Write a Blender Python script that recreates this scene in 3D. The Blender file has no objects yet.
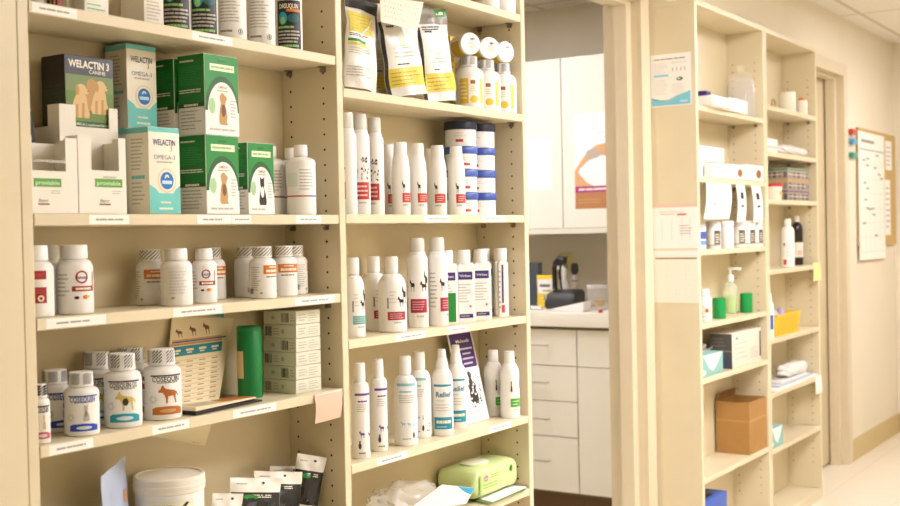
import bpy, bmesh, math, random
from mathutils import Vector, Matrix
rnd = random.Random(11)
SC = bpy.context.scene; COL = SC.collection
# ---------------------------------------------------------------- camera calibration (metres, x along the wall, y into it)
LP = (18, 14, 9, 10); EXPO = .56
F = 1168.04; YAW = math.radians(56.402); PIT = math.radians(.8935); ROL = math.radians(-1.1879); D = 1.53; HC = 1.225
_cy, _sy = math.cos(YAW), math.sin(YAW); _cp, _sp = math.cos(PIT), math.sin(PIT); _cr, _sr = math.cos(ROL), math.sin(ROL)
_R = Vector((_cy, -_sy, 0)); FW = Vector((_sy*_cp, _cy*_cp, -_sp)); _U = Vector((_sy*_sp, _cy*_sp, _cp))
RT = _R*_cr + _U*_sr; UP = -_R*_sr + _U*_cr; CAM = Vector((0, -D, HC))
def ray(px, py): return FW + RT*((px-450)/F) + UP*((253-py)/F)
def at(ax, px, py, v):
    d = ray(px, py); return CAM + d*((v-CAM[ax])/d[ax])
def at_x(px, py, v): return at(0, px, py, v)
def at_y(px, py, v): return at(1, px, py, v)
def at_z(px, py, v): return at(2, px, py, v)
def proj(P):
    v = Vector(P)-CAM; f = v.dot(FW); return 450+F*v.dot(RT)/f, 253-F*v.dot(UP)/f
# ---------------------------------------------------------------- materials
MATS = {}
def lin(h):
    h = h.lstrip('#'); c = [int(h[i:i+2], 16)/255 for i in (0, 2, 4)]
    return [x/12.92 if x <= .04045 else ((x+.055)/1.055)**2.4 for x in c]
def M(hexc, rough=.45, metal=0., noise=.0, scale=8., trans=0., bump=0., alpha=1., spec=.5):
    key = (hexc, rough, metal, noise, scale, trans, bump, alpha, spec)
    if key in MATS: return MATS[key]
    m = bpy.data.materials.new('mat_'+hexc.lstrip('#')); m.use_nodes = True
    nt = m.node_tree; b = nt.nodes['Principled BSDF']; c = lin(hexc)
    b.inputs['Base Color'].default_value = (*c, 1); b.inputs['Roughness'].default_value = rough
    b.inputs['Metallic'].default_value = metal; b.inputs['Specular IOR Level'].default_value = spec
    if trans: b.inputs['Transmission Weight'].default_value = trans; b.inputs['IOR'].default_value = 1.3
    if alpha < 1: b.inputs['Alpha'].default_value = alpha
    if noise or bump:
        tc = nt.nodes.new('ShaderNodeTexCoord'); n = nt.nodes.new('ShaderNodeTexNoise')
        n.inputs['Scale'].default_value = scale; n.inputs['Detail'].default_value = 4
        nt.links.new(tc.outputs['Object'], n.inputs['Vector'])
        if noise:
            r = nt.nodes.new('ShaderNodeValToRGB'); r.color_ramp.elements[0].position = .3; r.color_ramp.elements[1].position = .7
            r.color_ramp.elements[0].color = (*[x*(1-noise) for x in c], 1); r.color_ramp.elements[1].color = (*[min(1, x*(1+noise)) for x in c], 1)
            nt.links.new(n.outputs['Fac'], r.inputs['Fac']); nt.links.new(r.outputs['Color'], b.inputs['Base Color'])
        if bump:
            bp = nt.nodes.new('ShaderNodeBump'); bp.inputs['Strength'].default_value = bump; bp.inputs['Distance'].default_value = .004
            nt.links.new(n.outputs['Fac'], bp.inputs['Height']); nt.links.new(bp.outputs['Normal'], b.inputs['Normal'])
    MATS[key] = m; return m
def M_grid(hexc, linec, sx, sy, w, rough):
    m = bpy.data.materials.new('mat_grid'); m.use_nodes = True; nt = m.node_tree; b = nt.nodes['Principled BSDF']
    tc = nt.nodes.new('ShaderNodeTexCoord'); br = nt.nodes.new('ShaderNodeTexBrick'); br.offset = 0; br.squash = 1
    br.inputs['Color1'].default_value = (*lin(hexc), 1); br.inputs['Color2'].default_value = (*[x*.97 for x in lin(hexc)], 1)
    br.inputs['Mortar'].default_value = (*lin(linec), 1); br.inputs['Scale'].default_value = 1
    br.inputs['Mortar Size'].default_value = w; br.inputs['Brick Width'].default_value = sx; br.inputs['Row Height'].default_value = sy
    nt.links.new(tc.outputs['Object'], br.inputs['Vector']); nt.links.new(br.outputs['Color'], b.inputs['Base Color'])
    b.inputs['Roughness'].default_value = rough; return m
LAM = M('#DFD1AE', .38, noise=.03, scale=5)          # beige shelf laminate
LAMB = M('#D6C69E', .45, noise=.03, scale=4)  # browner copy of the laminate for the left back panel, shelf shade put into its colour
HOLE = M('#2A1C0C', .8); STEEL = M('#9A8E7C', .3, .9); CHROME = M('#D8D6D0', .18, 1.)
WHT = M('#F3F0E8', .35); WHT2 = M('#EDE6D4', .4); CAPW = M('#F6F3EC', .4); PAPER = M('#F6F3EA', .7); CARD = M('#EFE9D8', .6)
BLK = M('#17130E', .4); INK = M('#3A352E', .6); GREY = M('#8F897C', .6); LGREY = M('#BDB6A6', .6)
# ---------------------------------------------------------------- mesh helpers
def finish(name, bm, mats, parent=None, loc=(0, 0, 0), smooth=35, rotz=0):
    bm.normal_update()
    me = bpy.data.meshes.new(name); bm.to_mesh(me); bm.free()
    for m in (mats if isinstance(mats, (list, tuple)) else [mats]): me.materials.append(m)
    if smooth:
        for p in me.polygons: p.use_smooth = True
        me.set_sharp_from_angle(angle=math.radians(smooth))
    o = bpy.data.objects.new(name, me); COL.objects.link(o); o.location = loc; o.rotation_euler = (0, 0, rotz)
    if parent: o.parent = parent
    return o
def thing(name, label, cat, loc=(0, 0, 0), rotz=0, group=None):
    o = bpy.data.objects.new(name, None); COL.objects.link(o); o.empty_display_size = .02
    o.location = loc; o.rotation_euler = (0, 0, rotz); return tag(o, label, cat, group)
def tag(o, label, cat, group=None, kind=None):
    o['label'] = label; o['category'] = cat
    if group: o['group'] = group
    if kind: o['kind'] = kind
    return o
def struct(name, bm, mats, smooth=0, **k):
    o = finish(name, bm, mats, smooth=smooth, **k); o['kind'] = 'structure'; return o
def copy_tree(o, parent=None):
    c = o.copy(); COL.objects.link(c)
    if parent: c.parent = parent
    for ch in list(o.children): copy_tree(ch, c)
    return c
def bx(bm, x0, x1, y0, y1, z0, z1, mi=0, bev=0., seg=2):
    r = bmesh.ops.create_cube(bm, size=1)['verts']
    for v in r: v.co = Vector((x0+(v.co.x+.5)*(x1-x0), y0+(v.co.y+.5)*(y1-y0), z0+(v.co.z+.5)*(z1-z0)))
    fs = {f for v in r for f in v.link_faces}
    for f in fs: f.material_index = mi
    if bev:
        es = list({e for v in r for e in v.link_edges})
        g = bmesh.ops.bevel(bm, geom=es, offset=bev, segments=seg, profile=.6, affect='EDGES')
        for f in g['faces']: f.material_index = mi
    return bm
def box(x0, x1, y0, y1, z0, z1, bev=0., seg=2): return bx(bmesh.new(), x0, x1, y0, y1, z0, z1, 0, bev, seg)
def lathe(bm, prof, seg=36, mi=0, c=(0, 0, 0)):
    rows = []
    for r, z in prof:
        if r < 1e-6: rows.append([bm.verts.new((c[0], c[1], c[2]+z))])
        else: rows.append([bm.verts.new((c[0]+r*math.cos(2*math.pi*i/seg), c[1]+r*math.sin(2*math.pi*i/seg), c[2]+z)) for i in range(seg)])
    for a, b in zip(rows, rows[1:]):
        for i in range(seg):
            j = (i+1) % seg
            if len(a) == 1 and len(b) == 1: continue
            if len(a) == 1: f = bm.faces.new((a[0], b[j], b[i]))
            elif len(b) == 1: f = bm.faces.new((a[i], a[j], b[0]))
            else: f = bm.faces.new((a[i], a[j], b[j], b[i]))
            f.material_index = mi
    return bm
def tube(bm, pts, r, seg=8, mi=0):
    pts = [Vector(p) for p in pts]; rings = []
    for i, p in enumerate(pts):
        t = (pts[min(i+1, len(pts)-1)]-pts[max(i-1, 0)]).normalized()
        a = t.cross(Vector((0, 0, 1)) if abs(t.z) < .9 else Vector((1, 0, 0))).normalized(); b = t.cross(a)
        rr = r[i] if isinstance(r, (list, tuple)) else r
        rings.append([bm.verts.new(p+(a*math.cos(2*math.pi*k/seg)+b*math.sin(2*math.pi*k/seg))*rr) for k in range(seg)])
    for A, B in zip(rings, rings[1:]):
        for k in range(seg):
            f = bm.faces.new((A[k], A[(k+1) % seg], B[(k+1) % seg], B[k])); f.material_index = mi
    for A in (rings[0][::-1], rings[-1]): bm.faces.new(A).material_index = mi
    bmesh.ops.recalc_face_normals(bm, faces=bm.faces)
    return bm
def slab(bm, quad, t, mi=0, nx=6, ny=6, warp=None):
    """sheet of real thickness t between corner points quad (bl, br, tr, tl); warp(u,v) offsets along the normal"""
    bl, br, tr, tl = [Vector(q) for q in quad]; n = (br-bl).cross(tl-bl).normalized(); G = {}
    for s in (0, 1):
        for i in range(nx+1):
            for j in range(ny+1):
                u, v = i/nx, j/ny
                p = (bl*(1-u)+br*u)*(1-v)+(tl*(1-u)+tr*u)*v
                p = p+n*((warp(u, v) if warp else 0)-s*t); G[s, i, j] = bm.verts.new(p)
    def q(*k): bm.faces.new([G[x] for x in k]).material_index = mi
    for i in range(nx):
        for j in range(ny):
            q((0, i, j), (0, i+1, j), (0, i+1, j+1), (0, i, j+1)); q((1, i, j), (1, i, j+1), (1, i+1, j+1), (1, i+1, j))
        q((0, i, 0), (1, i, 0), (1, i+1, 0), (0, i+1, 0)); q((0, i, ny), (0, i+1, ny), (1, i+1, ny), (1, i, ny))
    for j in range(ny):
        q((0, 0, j), (0, 0, j+1), (1, 0, j+1), (1, 0, j)); q((0, nx, j), (1, nx, j), (1, nx, j+1), (0, nx, j+1))
    return bm
# ---------------------------------------------------------------- printing (inked shapes laid on a surface)
_TX = {}
def text_bm(s, size, bold):
    key = (s, bold)
    if key not in _TX:
        c = bpy.data.curves.new('t', 'FONT'); c.body = s; c.size = 1; c.resolution_u = 2; c.offset = bold; c.align_x = 'CENTER'
        o = bpy.data.objects.new('t', c); me = bpy.data.meshes.new_from_object(o)
        _TX[key] = me; bpy.data.objects.remove(o); bpy.data.curves.remove(c)
    b = bmesh.new(); b.from_mesh(_TX[key]); return b
class Print:
    def __init__(s, parent, surf, name='label', step=0.):
        s.parent, s.surf, s.name, s.step = parent, surf, name, step; s.bm = bmesh.new(); s.mats = []
    def _add(s, b, m, lv):
        if m not in s.mats: s.mats.append(m)
        mi = s.mats.index(m); s.n = getattr(s, 'n', 0)+1; h = .0002+.00012*lv+5e-6*s.n
        if s.step and b.verts:
            us = [v.co.x for v in b.verts]; k = math.ceil(min(us)/s.step)
            while k*s.step < max(us):
                bmesh.ops.bisect_plane(b, geom=b.verts[:]+b.edges[:]+b.faces[:], plane_co=(k*s.step, 0, 0), plane_no=(1, 0, 0)); k += 1
            if getattr(s, 'vstep', 0):
                us = [v.co.y for v in b.verts]; k = math.ceil(min(us)/s.vstep)
                while k*s.vstep < max(us):
                    bmesh.ops.bisect_plane(b, geom=b.verts[:]+b.edges[:]+b.faces[:], plane_co=(0, k*s.vstep, 0), plane_no=(0, 1, 0)); k += 1
        for f in b.faces:
            try: s.bm.faces.new([s.bm.verts.new(s.surf(v.co.x, v.co.y, h)) for v in f.verts]).material_index = mi
            except ValueError: pass
        b.free(); return s
    def poly(s, pts, m, lv=1):
        b = bmesh.new(); f = b.faces.new([b.verts.new((x, y, 0)) for x, y in pts]); b.normal_update()
        if f.normal.z < 0: f.normal_flip()
        if len(pts) > 4: bmesh.ops.triangulate(b, faces=b.faces[:])
        return s._add(b, m, lv)
    def rect(s, u0, v0, u1, v1, m, lv=1): return s.poly([(u0, v0), (u1, v0), (u1, v1), (u0, v1)], m, lv)
    def ell(s, cu, cv, ru, rv, m, lv=1, n=20): return s.poly([(cu+ru*math.cos(2*math.pi*i/n), cv+rv*math.sin(2*math.pi*i/n)) for i in range(n)], m, lv)
    def ring(s, cu, cv, ro, ri, m, lv=1, n=20, a0=0., a1=360.):
        for i in range(n):
            a, c = math.radians(a0+(a1-a0)*i/n), math.radians(a0+(a1-a0)*(i+1)/n)
            s.poly([(cu+ri*math.cos(a), cv+ri*math.sin(a)), (cu+ro*math.cos(a), cv+ro*math.sin(a)), (cu+ro*math.cos(c), cv+ro*math.sin(c)), (cu+ri*math.cos(c), cv+ri*math.sin(c))], m, lv)
        return s
    def shape(s, pts, u0, v0, w, h, m, lv=2): return s.poly([(u0+x*w, v0+y*h) for x, y in pts], m, lv)
    def text(s, t, cu, cv, size, m, lv=2, bold=.0, w=None, slant=0.):
        b = text_bm(t, size, bold); xs = [v.co.x for v in b.verts]; k = size
        kx = w/(max(xs)-min(xs)) if w else k
        for v in b.verts: v.co = Vector((cu+v.co.x*kx+slant*v.co.y*k, cv+v.co.y*k-.35*k, 0))
        return s._add(b, m, lv)
    def lines(s, u0, u1, v0, v1, n, m, lv=1, fill=.36, ragged=.35):
        p = (v1-v0)/n
        for i in range(n):
            v = v1-(i+.5)*p; e = u1-(u1-u0)*ragged*rnd.random(); u = u0
            while u < e-1e-4:
                w = min(e-u, (u1-u0)*rnd.uniform(.1, .3)); s.rect(u, v-p*fill/2, u+w*.9, v+p*fill/2, m, lv); u += w
        return s
    def bars(s, u0, u1, v0, v1, m, lv=1, n=14):
        u = u0; p = (u1-u0)/n
        for i in range(n): s.rect(u, v0, u+p*rnd.choice((.3, .5, .75)), v1, m, lv); u += p
        return s
    def done(s):
        if not s.mats: s.bm.free(); return None
        bmesh.ops.remove_doubles(s.bm, verts=s.bm.verts, dist=1e-6)
        return finish(s.name, s.bm, s.mats, s.parent, smooth=0)
def cyl(r): return lambda u, v, h: Vector(((r+h)*math.sin(u/r), -(r+h)*math.cos(u/r), v))
def plane(o, ex, ey):
    o, ex, ey = Vector(o), Vector(ex).normalized(), Vector(ey).normalized(); n = ex.cross(ey)
    return lambda u, v, h: o+ex*u+ey*v+n*h
FRONT = lambda x, y, z: plane((x, y, z), (1, 0, 0), (0, 0, 1))
SIDE = lambda x, y, z: plane((x, y, z), (0, -1, 0), (0, 0, 1))      # left side face, u from its back edge forward
DOG_SIT = [(.30, 0), (.72, 0), (.78, .05), (.70, .08), (.74, .25), (.70, .45), (.62, .62), (.66, .74), (.74, .80), (.72, .88), (.60, .93), (.50, 1), (.36, .98), (.27, .88), (.30, .76), (.34, .66), (.28, .50), (.24, .30), (.22, .10)]
DOG_STAND = [(.02, .62), (.06, .74), (.14, .80), (.18, .95), (.25, 1), (.30, .88), (.36, .80), (.60, .74), (.78, .70), (.90, .62), (1, .42), (.96, .38), (.86, .54), (.84, .34), (.88, .02), (.80, 0), (.76, .25), (.70, .42), (.46, .38), (.44, .02), (.36, 0), (.36, .25), (.30, .45), (.24, .58), (.14, .60)]
HORSE = [(.02, .70), (.10, .88), (.20, 1), (.26, .92), (.34, .74), (.62, .68), (.80, .72), (.92, .60), (.97, .35), (.90, .42), (.86, .52), (.84, .30), (.86, 0), (.79, 0), (.76, .28), (.70, .40), (.42, .38), (.42, 0), (.35, 0), (.34, .30), (.27, .48), (.22, .62), (.12, .66)]
CAT_SIT = [(.28, 0), (.80, 0), (.84, .12), (.76, .40), (.62, .60), (.66, .70), (.66, .84), (.68, 1), (.56, .92), (.44, .92), (.32, 1), (.32, .84), (.34, .70), (.40, .60), (.28, .36), (.24, .12)]
# ---------------------------------------------------------------- placing
def top_of(px, py, Y): return at_y(px, py, Y).z
def cdim(pxl, pxr, pyt, Y, z0):
    """round thing whose axis stands at depth Y: returns axis x, radius, height"""
    pm = (pxl+pxr)/2; X = at_y(pm, pyt, Y).x; pyb = proj((X, Y, z0))[1]; pym = (pyt+pyb)/2
    a = [math.atan2(ray(p, pym).x, ray(p, pym).y) for p in (pxl, pxr)]; mid = (a[0]+a[1])/2
    dist = (Y+D)/math.cos(mid); r = dist*math.sin((a[1]-a[0])/2); X = (Y+D)*math.tan(mid)
    z = at_y(pm, pyt, Y).z
    return X, r, z-z0
def facing(X, Y): return -math.atan2(X, Y+D)
PROTO = {}
def put(kind, label, cat, pxl, pxr, pyt, Y, z0, off=0., group=None, name='bottle', build=None, dims=None):
    """stand an upright round thing on a shelf; first use of a kind builds it, later uses copy it with its parts"""
    X, r, h = cdim(pxl, pxr, pyt, Y, z0)
    if dims: r, h = dims
    rz = facing(X, Y)+math.radians(off)
    if kind in PROTO:
        o = copy_tree(PROTO[kind]); o.location = (X, Y, z0); o.rotation_euler = (0, 0, rz); tag(o, label, cat)
        if group: o['group'] = group
        elif 'group' in o: del o['group']
        return o
    o = thing(name, label, cat, (X, Y, z0), rz, group); build(o, r, h); PROTO[kind] = o; o['r'] = r; del o['r']; return o
def bottle(o, r, h, cr=.5, cz=.82, sz=.68, body=None, capm=None, ribs=0, pts=None, cap_in=.96):
    body = body or WHT; capm = capm or CAPW; nr = cr*.86
    prof = [(0, 0), (.93, 0), (.985, .012), (1, .03), (1, sz)]
    if pts: prof = pts
    else: prof += [(nr+(1-nr)*math.cos(t*math.pi/16), sz+(cz-.015-sz)*math.sin(t*math.pi/16)) for t in range(1, 9)]
    prof += [(nr, cz+.02), (0, cz+.02)]
    finish('body', lathe(bmesh.new(), [(a*r, b*h) for a, b in prof]), body, o)
    cp = [(0, cz), (cr*.97, cz), (cr, cz+.006), (cr*cap_in, .985), (cr*cap_in*.93, 1), (0, 1)]
    bm = lathe(bmesh.new(), [(a*r, b*h) for a, b in cp], 40)
    if ribs:
        for k in range(ribs):
            a = 2*math.pi*k/ribs; q = cr*r*1.0
            tube(bm, [(q*math.cos(a), q*math.sin(a), (cz+.02)*h), (q*cap_in*math.cos(a), q*cap_in*math.sin(a), .97*h)], .0007, 4)
    return finish('cap', bm, capm, o)
def boxthing(name, label, cat, pxs, pxe, pxr, pyt, Y0, z0, mats, group=None, bev=.0012, h=None, part=True, depth=None):
    """carton standing square to the shelf: pxs/pxe/pxr = image columns of the left face's back edge, the front-left edge, the front-right edge"""
    P = at_y(pxe, pyt, Y0); X0 = P.x; hh = h or (P.z-z0); zm = z0+hh/2
    pym = proj((X0, Y0, zm))[1]; X0 = at_y(pxe, pym, Y0).x; X1 = at_y(pxr, pym, Y0).x
    dep = depth or at_x(pxs, pym, X0).y-Y0
    w = X1-X0
    o = thing(name, label, cat, (X0, Y0, z0), 0, group)
    finish('carton', bx(bmesh.new(), 0, w, 0, dep, 0, hh, 0, bev), mats, o)
    return o, w, dep, hh
# ================================================================= THE SETTING
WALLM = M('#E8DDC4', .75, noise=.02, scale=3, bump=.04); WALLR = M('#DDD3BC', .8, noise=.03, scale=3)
TRIMM = M('#DCCDAE', .4, noise=.02); CEILM = M_grid('#EFE8DA', '#CFC4AC', 1.22, .61, .012, .8); FLOORM = M_grid('#EDE3CE', '#DFD4BC', .305, .305, .002, .22)
struct('floor', box(-1.6, 7.7, -2.4, 3.1, -.06, 0), FLOORM)
struct('ceiling', box(-1.6, 7.7, -2.4, .310, 2.30, 2.40), CEILM)
struct('ceiling_of_side_room', box(1.9, 5.1, .310, 3.1, 2.31, 2.40), CEILM)
WY0, WY1 = .176, .310; ZT_ = 2.03
bm = bmesh.new()
for a in ((-1.5, 2.83, 0, 2.2995), (2.83, 3.8565, 2.09, 2.2995), (3.8565, 5.5, 0, 2.2995)): bx(bm, a[0], a[1], WY0, WY1, a[2], a[3])
WF = .100
for a in ((5.3195, 5.50, 0, 2.2995), (5.50, 6.175, 2.055, 2.2995), (6.175, 7.35, 0, 2.2995)): bx(bm, a[0], a[1], WF, WF+.145, a[2], a[3])
bx(bm, 3.87, 5.3195, WF, WY0, ZT_+.0008, 2.2995)
struct('wall_back', bm, WALLM)
struct('wall_front', box(-1.6, 7.7, -2.4, -2.3, 0, 2.2995), M('#CFC4AA', .8, noise=.02, scale=3))
struct('wall_left', box(-1.6, -1.5, -2.3, WY1, 0, 2.2995), WALLM)
struct('wall_right', box(7.22, 7.4, -2.3, WF, 0, 2.2995), WALLM)
struct('wall_side_room_right', box(5.01, 5.1, WY1, 3.1, 0, 2.31), WALLR)
struct('wall_side_room_left', box(1.9, 2.0, WY1, 3.1, 0, 2.31), WALLR)
struct('wall_side_room_back', box(2.0, 5.01, 3.0, 3.1, 0, 2.31), WALLR)
struct('trim_1', box(-1.5, 1.1235, -.0, WY0, 0, 2.2995), LAM)                       # panelled return left of the shelves
bm = bmesh.new(); bx(bm, 6.177, 7.22, WF-.008, WF, 0, .112); struct('baseboard_back', bm, M('#CDB682', .5))
struct('baseboard_right', box(7.212, 7.22, -2.3, WF-.008, 0, .112), M('#CDB682', .5))
def jamb(xi, s, top, name, header=None, yo=0.):
    """pressed metal door frame: rabbet, stop, rabbet; s=+1 when the wall lies to the right"""
    pr = [(xi+.07*s, .165), (xi, .165), (xi, .2035), (xi-.038*s, .2035), (xi-.038*s, .251), (xi, .251), (xi, .3105), (xi+.07*s, .3105)]
    pr = [(a, b+yo) for a, b in pr]; bm = bmesh.new(); lo = [bm.verts.new((x, y, 0)) for x, y in pr]; hi = [bm.verts.new((x, y, top)) for x, y in pr]
    for i in range(8):
        j = (i+1) % 8; bm.faces.new((lo[i], lo[j], hi[j], hi[i]))
    bm.faces.new(lo); bm.faces.new(hi[::-1]); bmesh.ops.recalc_face_normals(bm, faces=bm.faces)
    if header:
        bx(bm, header, xi-.0003, .1655+yo, .3100+yo, top-.06, top-.0005); bx(bm, header, xi-.0383, .2035+yo, .251+yo, top-.075, top-.0603)
    return struct(name, bm, TRIMM)
jamb(3.786, 1, 2.09, 'trim_2', 2.77); jamb(2.83, -1, 2.0, 'trim_3')
jamb(6.105, 1, 2.055, 'trim_4', 5.50, -.076); jamb(5.50, -1, 1.99, 'trim_5', None, -.076)
d = struct('door_1', box(5.502, 6.103, .182, .224, .01, 1.99, .002), M('#CFBE97', .5))
# ceiling lamps the corridor and the side room have
def troffer(x, y, w, dpt, z, power, label):
    o = thing('ceiling_light', label, 'ceiling light', (x, y, z))
    f = bmesh.new()
    for a in ((-w/2, w/2, -dpt/2, -dpt/2+.03), (-w/2, w/2, dpt/2-.03, dpt/2), (-w/2, -w/2+.03, -dpt/2+.03, dpt/2-.03), (w/2-.03, w/2, -dpt/2+.03, dpt/2-.03)): bx(f, *a, -.014, -.001)
    finish('frame', f, M('#F2EFE6', .5), o, smooth=0)
    m = bpy.data.materials.new('mat_lamp_diffuser'); m.use_nodes = True; b = m.node_tree.nodes['Principled BSDF']
    b.inputs['Base Color'].default_value = (.9, .9, .9, 1); b.inputs['Emission Color'].default_value = (1, .985, 1.09, 1); b.inputs['Emission Strength'].default_value = power
    finish('diffuser', box(-w/2+.03, w/2-.03, -dpt/2+.03, dpt/2-.03, -.010, -.002), m, o, smooth=0)
    return o
troffer(3.45, -1.25, 1.2, .6, 2.30, LP[0], 'ceiling light over the corridor, in front of the open doorway')
troffer(2.3, -1.85, 1.2, .6, 2.30, LP[1], 'ceiling light over the corridor, facing the left shelving unit')
troffer(6.0, -.95, 1.2, .6, 2.30, LP[2], 'ceiling light over the corridor, in front of the far door')
troffer(3.6, 1.25, 1.2, .6, 2.31, LP[3], 'ceiling light in the side room above the counter')
# ================================================================= SHELVING UNITS
TH = .019; DEP = .150
S1, S2, S3, S4, S5 = 1.581+TH, 1.2526+TH, 1.0897+TH, .892+TH, .640+TH
T1, T2, T3, T4, T5, T6 = 1.7775+TH, 1.5176+TH, 1.2537+TH, .990+TH, .7273+TH, .536+TH
TAGM = M('#F7F3E6', .5)
def sticker(parent, z0, X0, pxa, pxb):
    xa, xb = at_y(pxa, proj((at_y(pxa, 250, 0).x, 0, z0))[1], 0).x, at_y(pxb, proj((at_y(pxb, 250, 0).x, 0, z0))[1], 0).x
    p = Print(parent, FRONT(xa-X0, 0, z0-TH), 'shelf_sticker'); w = xb-xa
    p.rect(0, .002, w, .0172, TAGM, 0); p.lines(w*.16, w*.92, .0075, .0115, 1, M('#ABA492', .6), 1, .8, .25); p.done()
def panel(parent, x0, x1, name, holes, ztop):
    bm = box(x0, x1, 0, DEP, 0, ztop, .0012, 1)
    for f in bm.faces: f.material_index = 0
    for s in holes:
        x = x0-.0003 if s < 0 else x1+.0003
        if s == 2: x = x0-.0003; s = -1
        for y in (.036, .126):
            k = 0
            while .16+k*.032 < ztop-.12:
                z = .16+k*.032; k += 1
                f = bm.faces.new([bm.verts.new((x, y+.0027*math.cos(a*math.pi/4), z+.0027*math.sin(a*math.pi/4))) for a in (range(8) if s > 0 else range(7, -1, -1))]); f.material_index = 1
    return finish(name, bm, [LAM, HOLE if parent.location.x < 3 else M('#7A6440', .8)], parent, smooth=0)
def shelf(parent, X0, xa, xb, z, stickers=(), pins=True):
    z -= .0004
    s = finish('shelf', box(xa-X0+.0015, xb-X0-.0025, .0, DEP-.002, z-TH, z, .0012, 1), LAM, parent, smooth=0)
    for a, b in stickers: sticker(s, z, X0, a, b)
    if pins:
        for y in (.034, .126):
            bm = bmesh.new(); x = xb-X0
            bx(bm, x-.013, x, y-.006, y+.006, z-TH-.0022, z-TH, 0, .0006); tube(bm, [(x-.009, y, z-TH-.008), (x, y, z-TH-.008)], .0045, 10)
            bx(bm, x-.0022, x, y-.006, y+.006, z-TH-.012, z-TH, 0, .0005)
            finish('shelf_pin', bm, STEEL, s, smooth=40)
    return s
U1X = 1.125
u = thing('shelving_unit', 'tall beige two-bay shelving unit on the left, crowded with medicine bottles', 'shelving unit', (U1X, 0, 0))
ZT = 2.03
panel(u, 0, .0203, 'side_panel', (1,), ZT-TH); panel(u, 1.8926-U1X, 1.9126-U1X, 'divider_panel', (-1, 1), ZT-TH); panel(u, 2.660-U1X, 2.680-U1X, 'side_panel', (-1,), ZT-TH)
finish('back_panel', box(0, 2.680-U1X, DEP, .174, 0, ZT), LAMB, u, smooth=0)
finish('top_panel', box(0, 2.680-U1X, 0, DEP, ZT-TH, ZT, .001, 1), LAM, u, smooth=0)
A0, A1, B0, B1 = 1.1453, 1.8926, 1.9126, 2.660
for z, st in ((S1, ((31.5, 77), (192, 232))), (S2, ((89, 129), (197, 231), (231.5, 251), (296, 321))), (S3, ((46, 106), (173, 222), (295, 334))), (S4, ((49, 93), (152, 189), (233, 276))), (S5, ()), (.36, ()), (.09, ())):
    shelf(u, U1X, A0, A1, z, st)
for z, st in ((T1, ()), (T2, ()), (T3, ((424, 449.5), (481.6, 505))), (T4, ((396, 425), (448, 467.5))), (T5, ((376.7, 407), (489, 511))), (T6, ()), (.30, ()), (.09, ())):
    shelf(u, U1X, B0, B1, z, st)
def unit(X0, X1, zs, label):
    u = thing('shelving_unit', label, 'shelving unit', (X0, 0, 0))
    panel(u, 0, .020, 'side_panel', (1,), ZT-TH); panel(u, X1-X0-.020, X1-X0, 'side_panel', (-1,), ZT-TH)
    finish('back_panel', box(0, X1-X0, DEP, .174, 0, ZT), LAM, u, smooth=0)
    finish('top_panel', box(0, X1-X0, 0, DEP, ZT-TH, ZT, .001, 1), LAM, u, smooth=0)
    for z in zs: shelf(u, X0, X0+.020, X1-.020, z)
    shelf(u, X0, X0+.020, X1-.020, .047, (), False)
    finish('plinth', box(.021, X1-X0-.021, .0006, .02, 0, .0275), LAM, u, smooth=0)
    return u
RA, RB, RC, RD, RE, RF = [z+TH for z in (1.643, 1.3915, 1.1345, .875, .682, .331)]
QA, QB, QC, QD, QE, QF, QG = [z+TH for z in (1.703, 1.516, 1.3225, 1.037, .757, .538, .3095)]
R0, R1, R2 = 3.869, 4.606, 5.318
unit(R0, R1-.0006, (RA, RB, RC, RD, RE, RF), 'beige shelving unit right of the doorway, with papers taped to its side')
unit(R1, R2, (QA, QB, QC, QD, QE, QF, QG), 'beige shelving unit at the far right, next to the far door')
# ================================================================= LEFT BAY
RED = M('#A62C26', .5); RED2 = M('#C8362E', .5); ORG = M('#D9781E', .5); TEAL = M('#1C9AA6', .5); NAVY = M('#1E2A66', .5); BLUE = M('#2A55B0', .5)
GREEN = M('#1E8A36', .4); DGREEN = M('#1F5A22', .45); LGREEN = M('#8FC46A', .5); YEL = M('#E6C22E', .5); BROWN = M('#9A5E2E', .6); BRN2 = M('#B8681E', .6)
AQUA = M('#6CC7BE', .4); OFFW = M('#F2EAD2', .45); GOLD = M('#B89A50', .5); GRASS = M('#6F8A45', .6); GRASS2 = M('#55703A', .6); COAT = M('#E0C08C', .7); COAT2 = M('#C59A62', .7)
VIO = M('#5B3A8C', .5); VIO2 = M('#3A2470', .5); PINK = M('#D8566A', .5); MAROON = M('#5A1020', .5); TAN = M('#C89A5E', .6); CHAR = M('#2B2620', .6)
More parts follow.
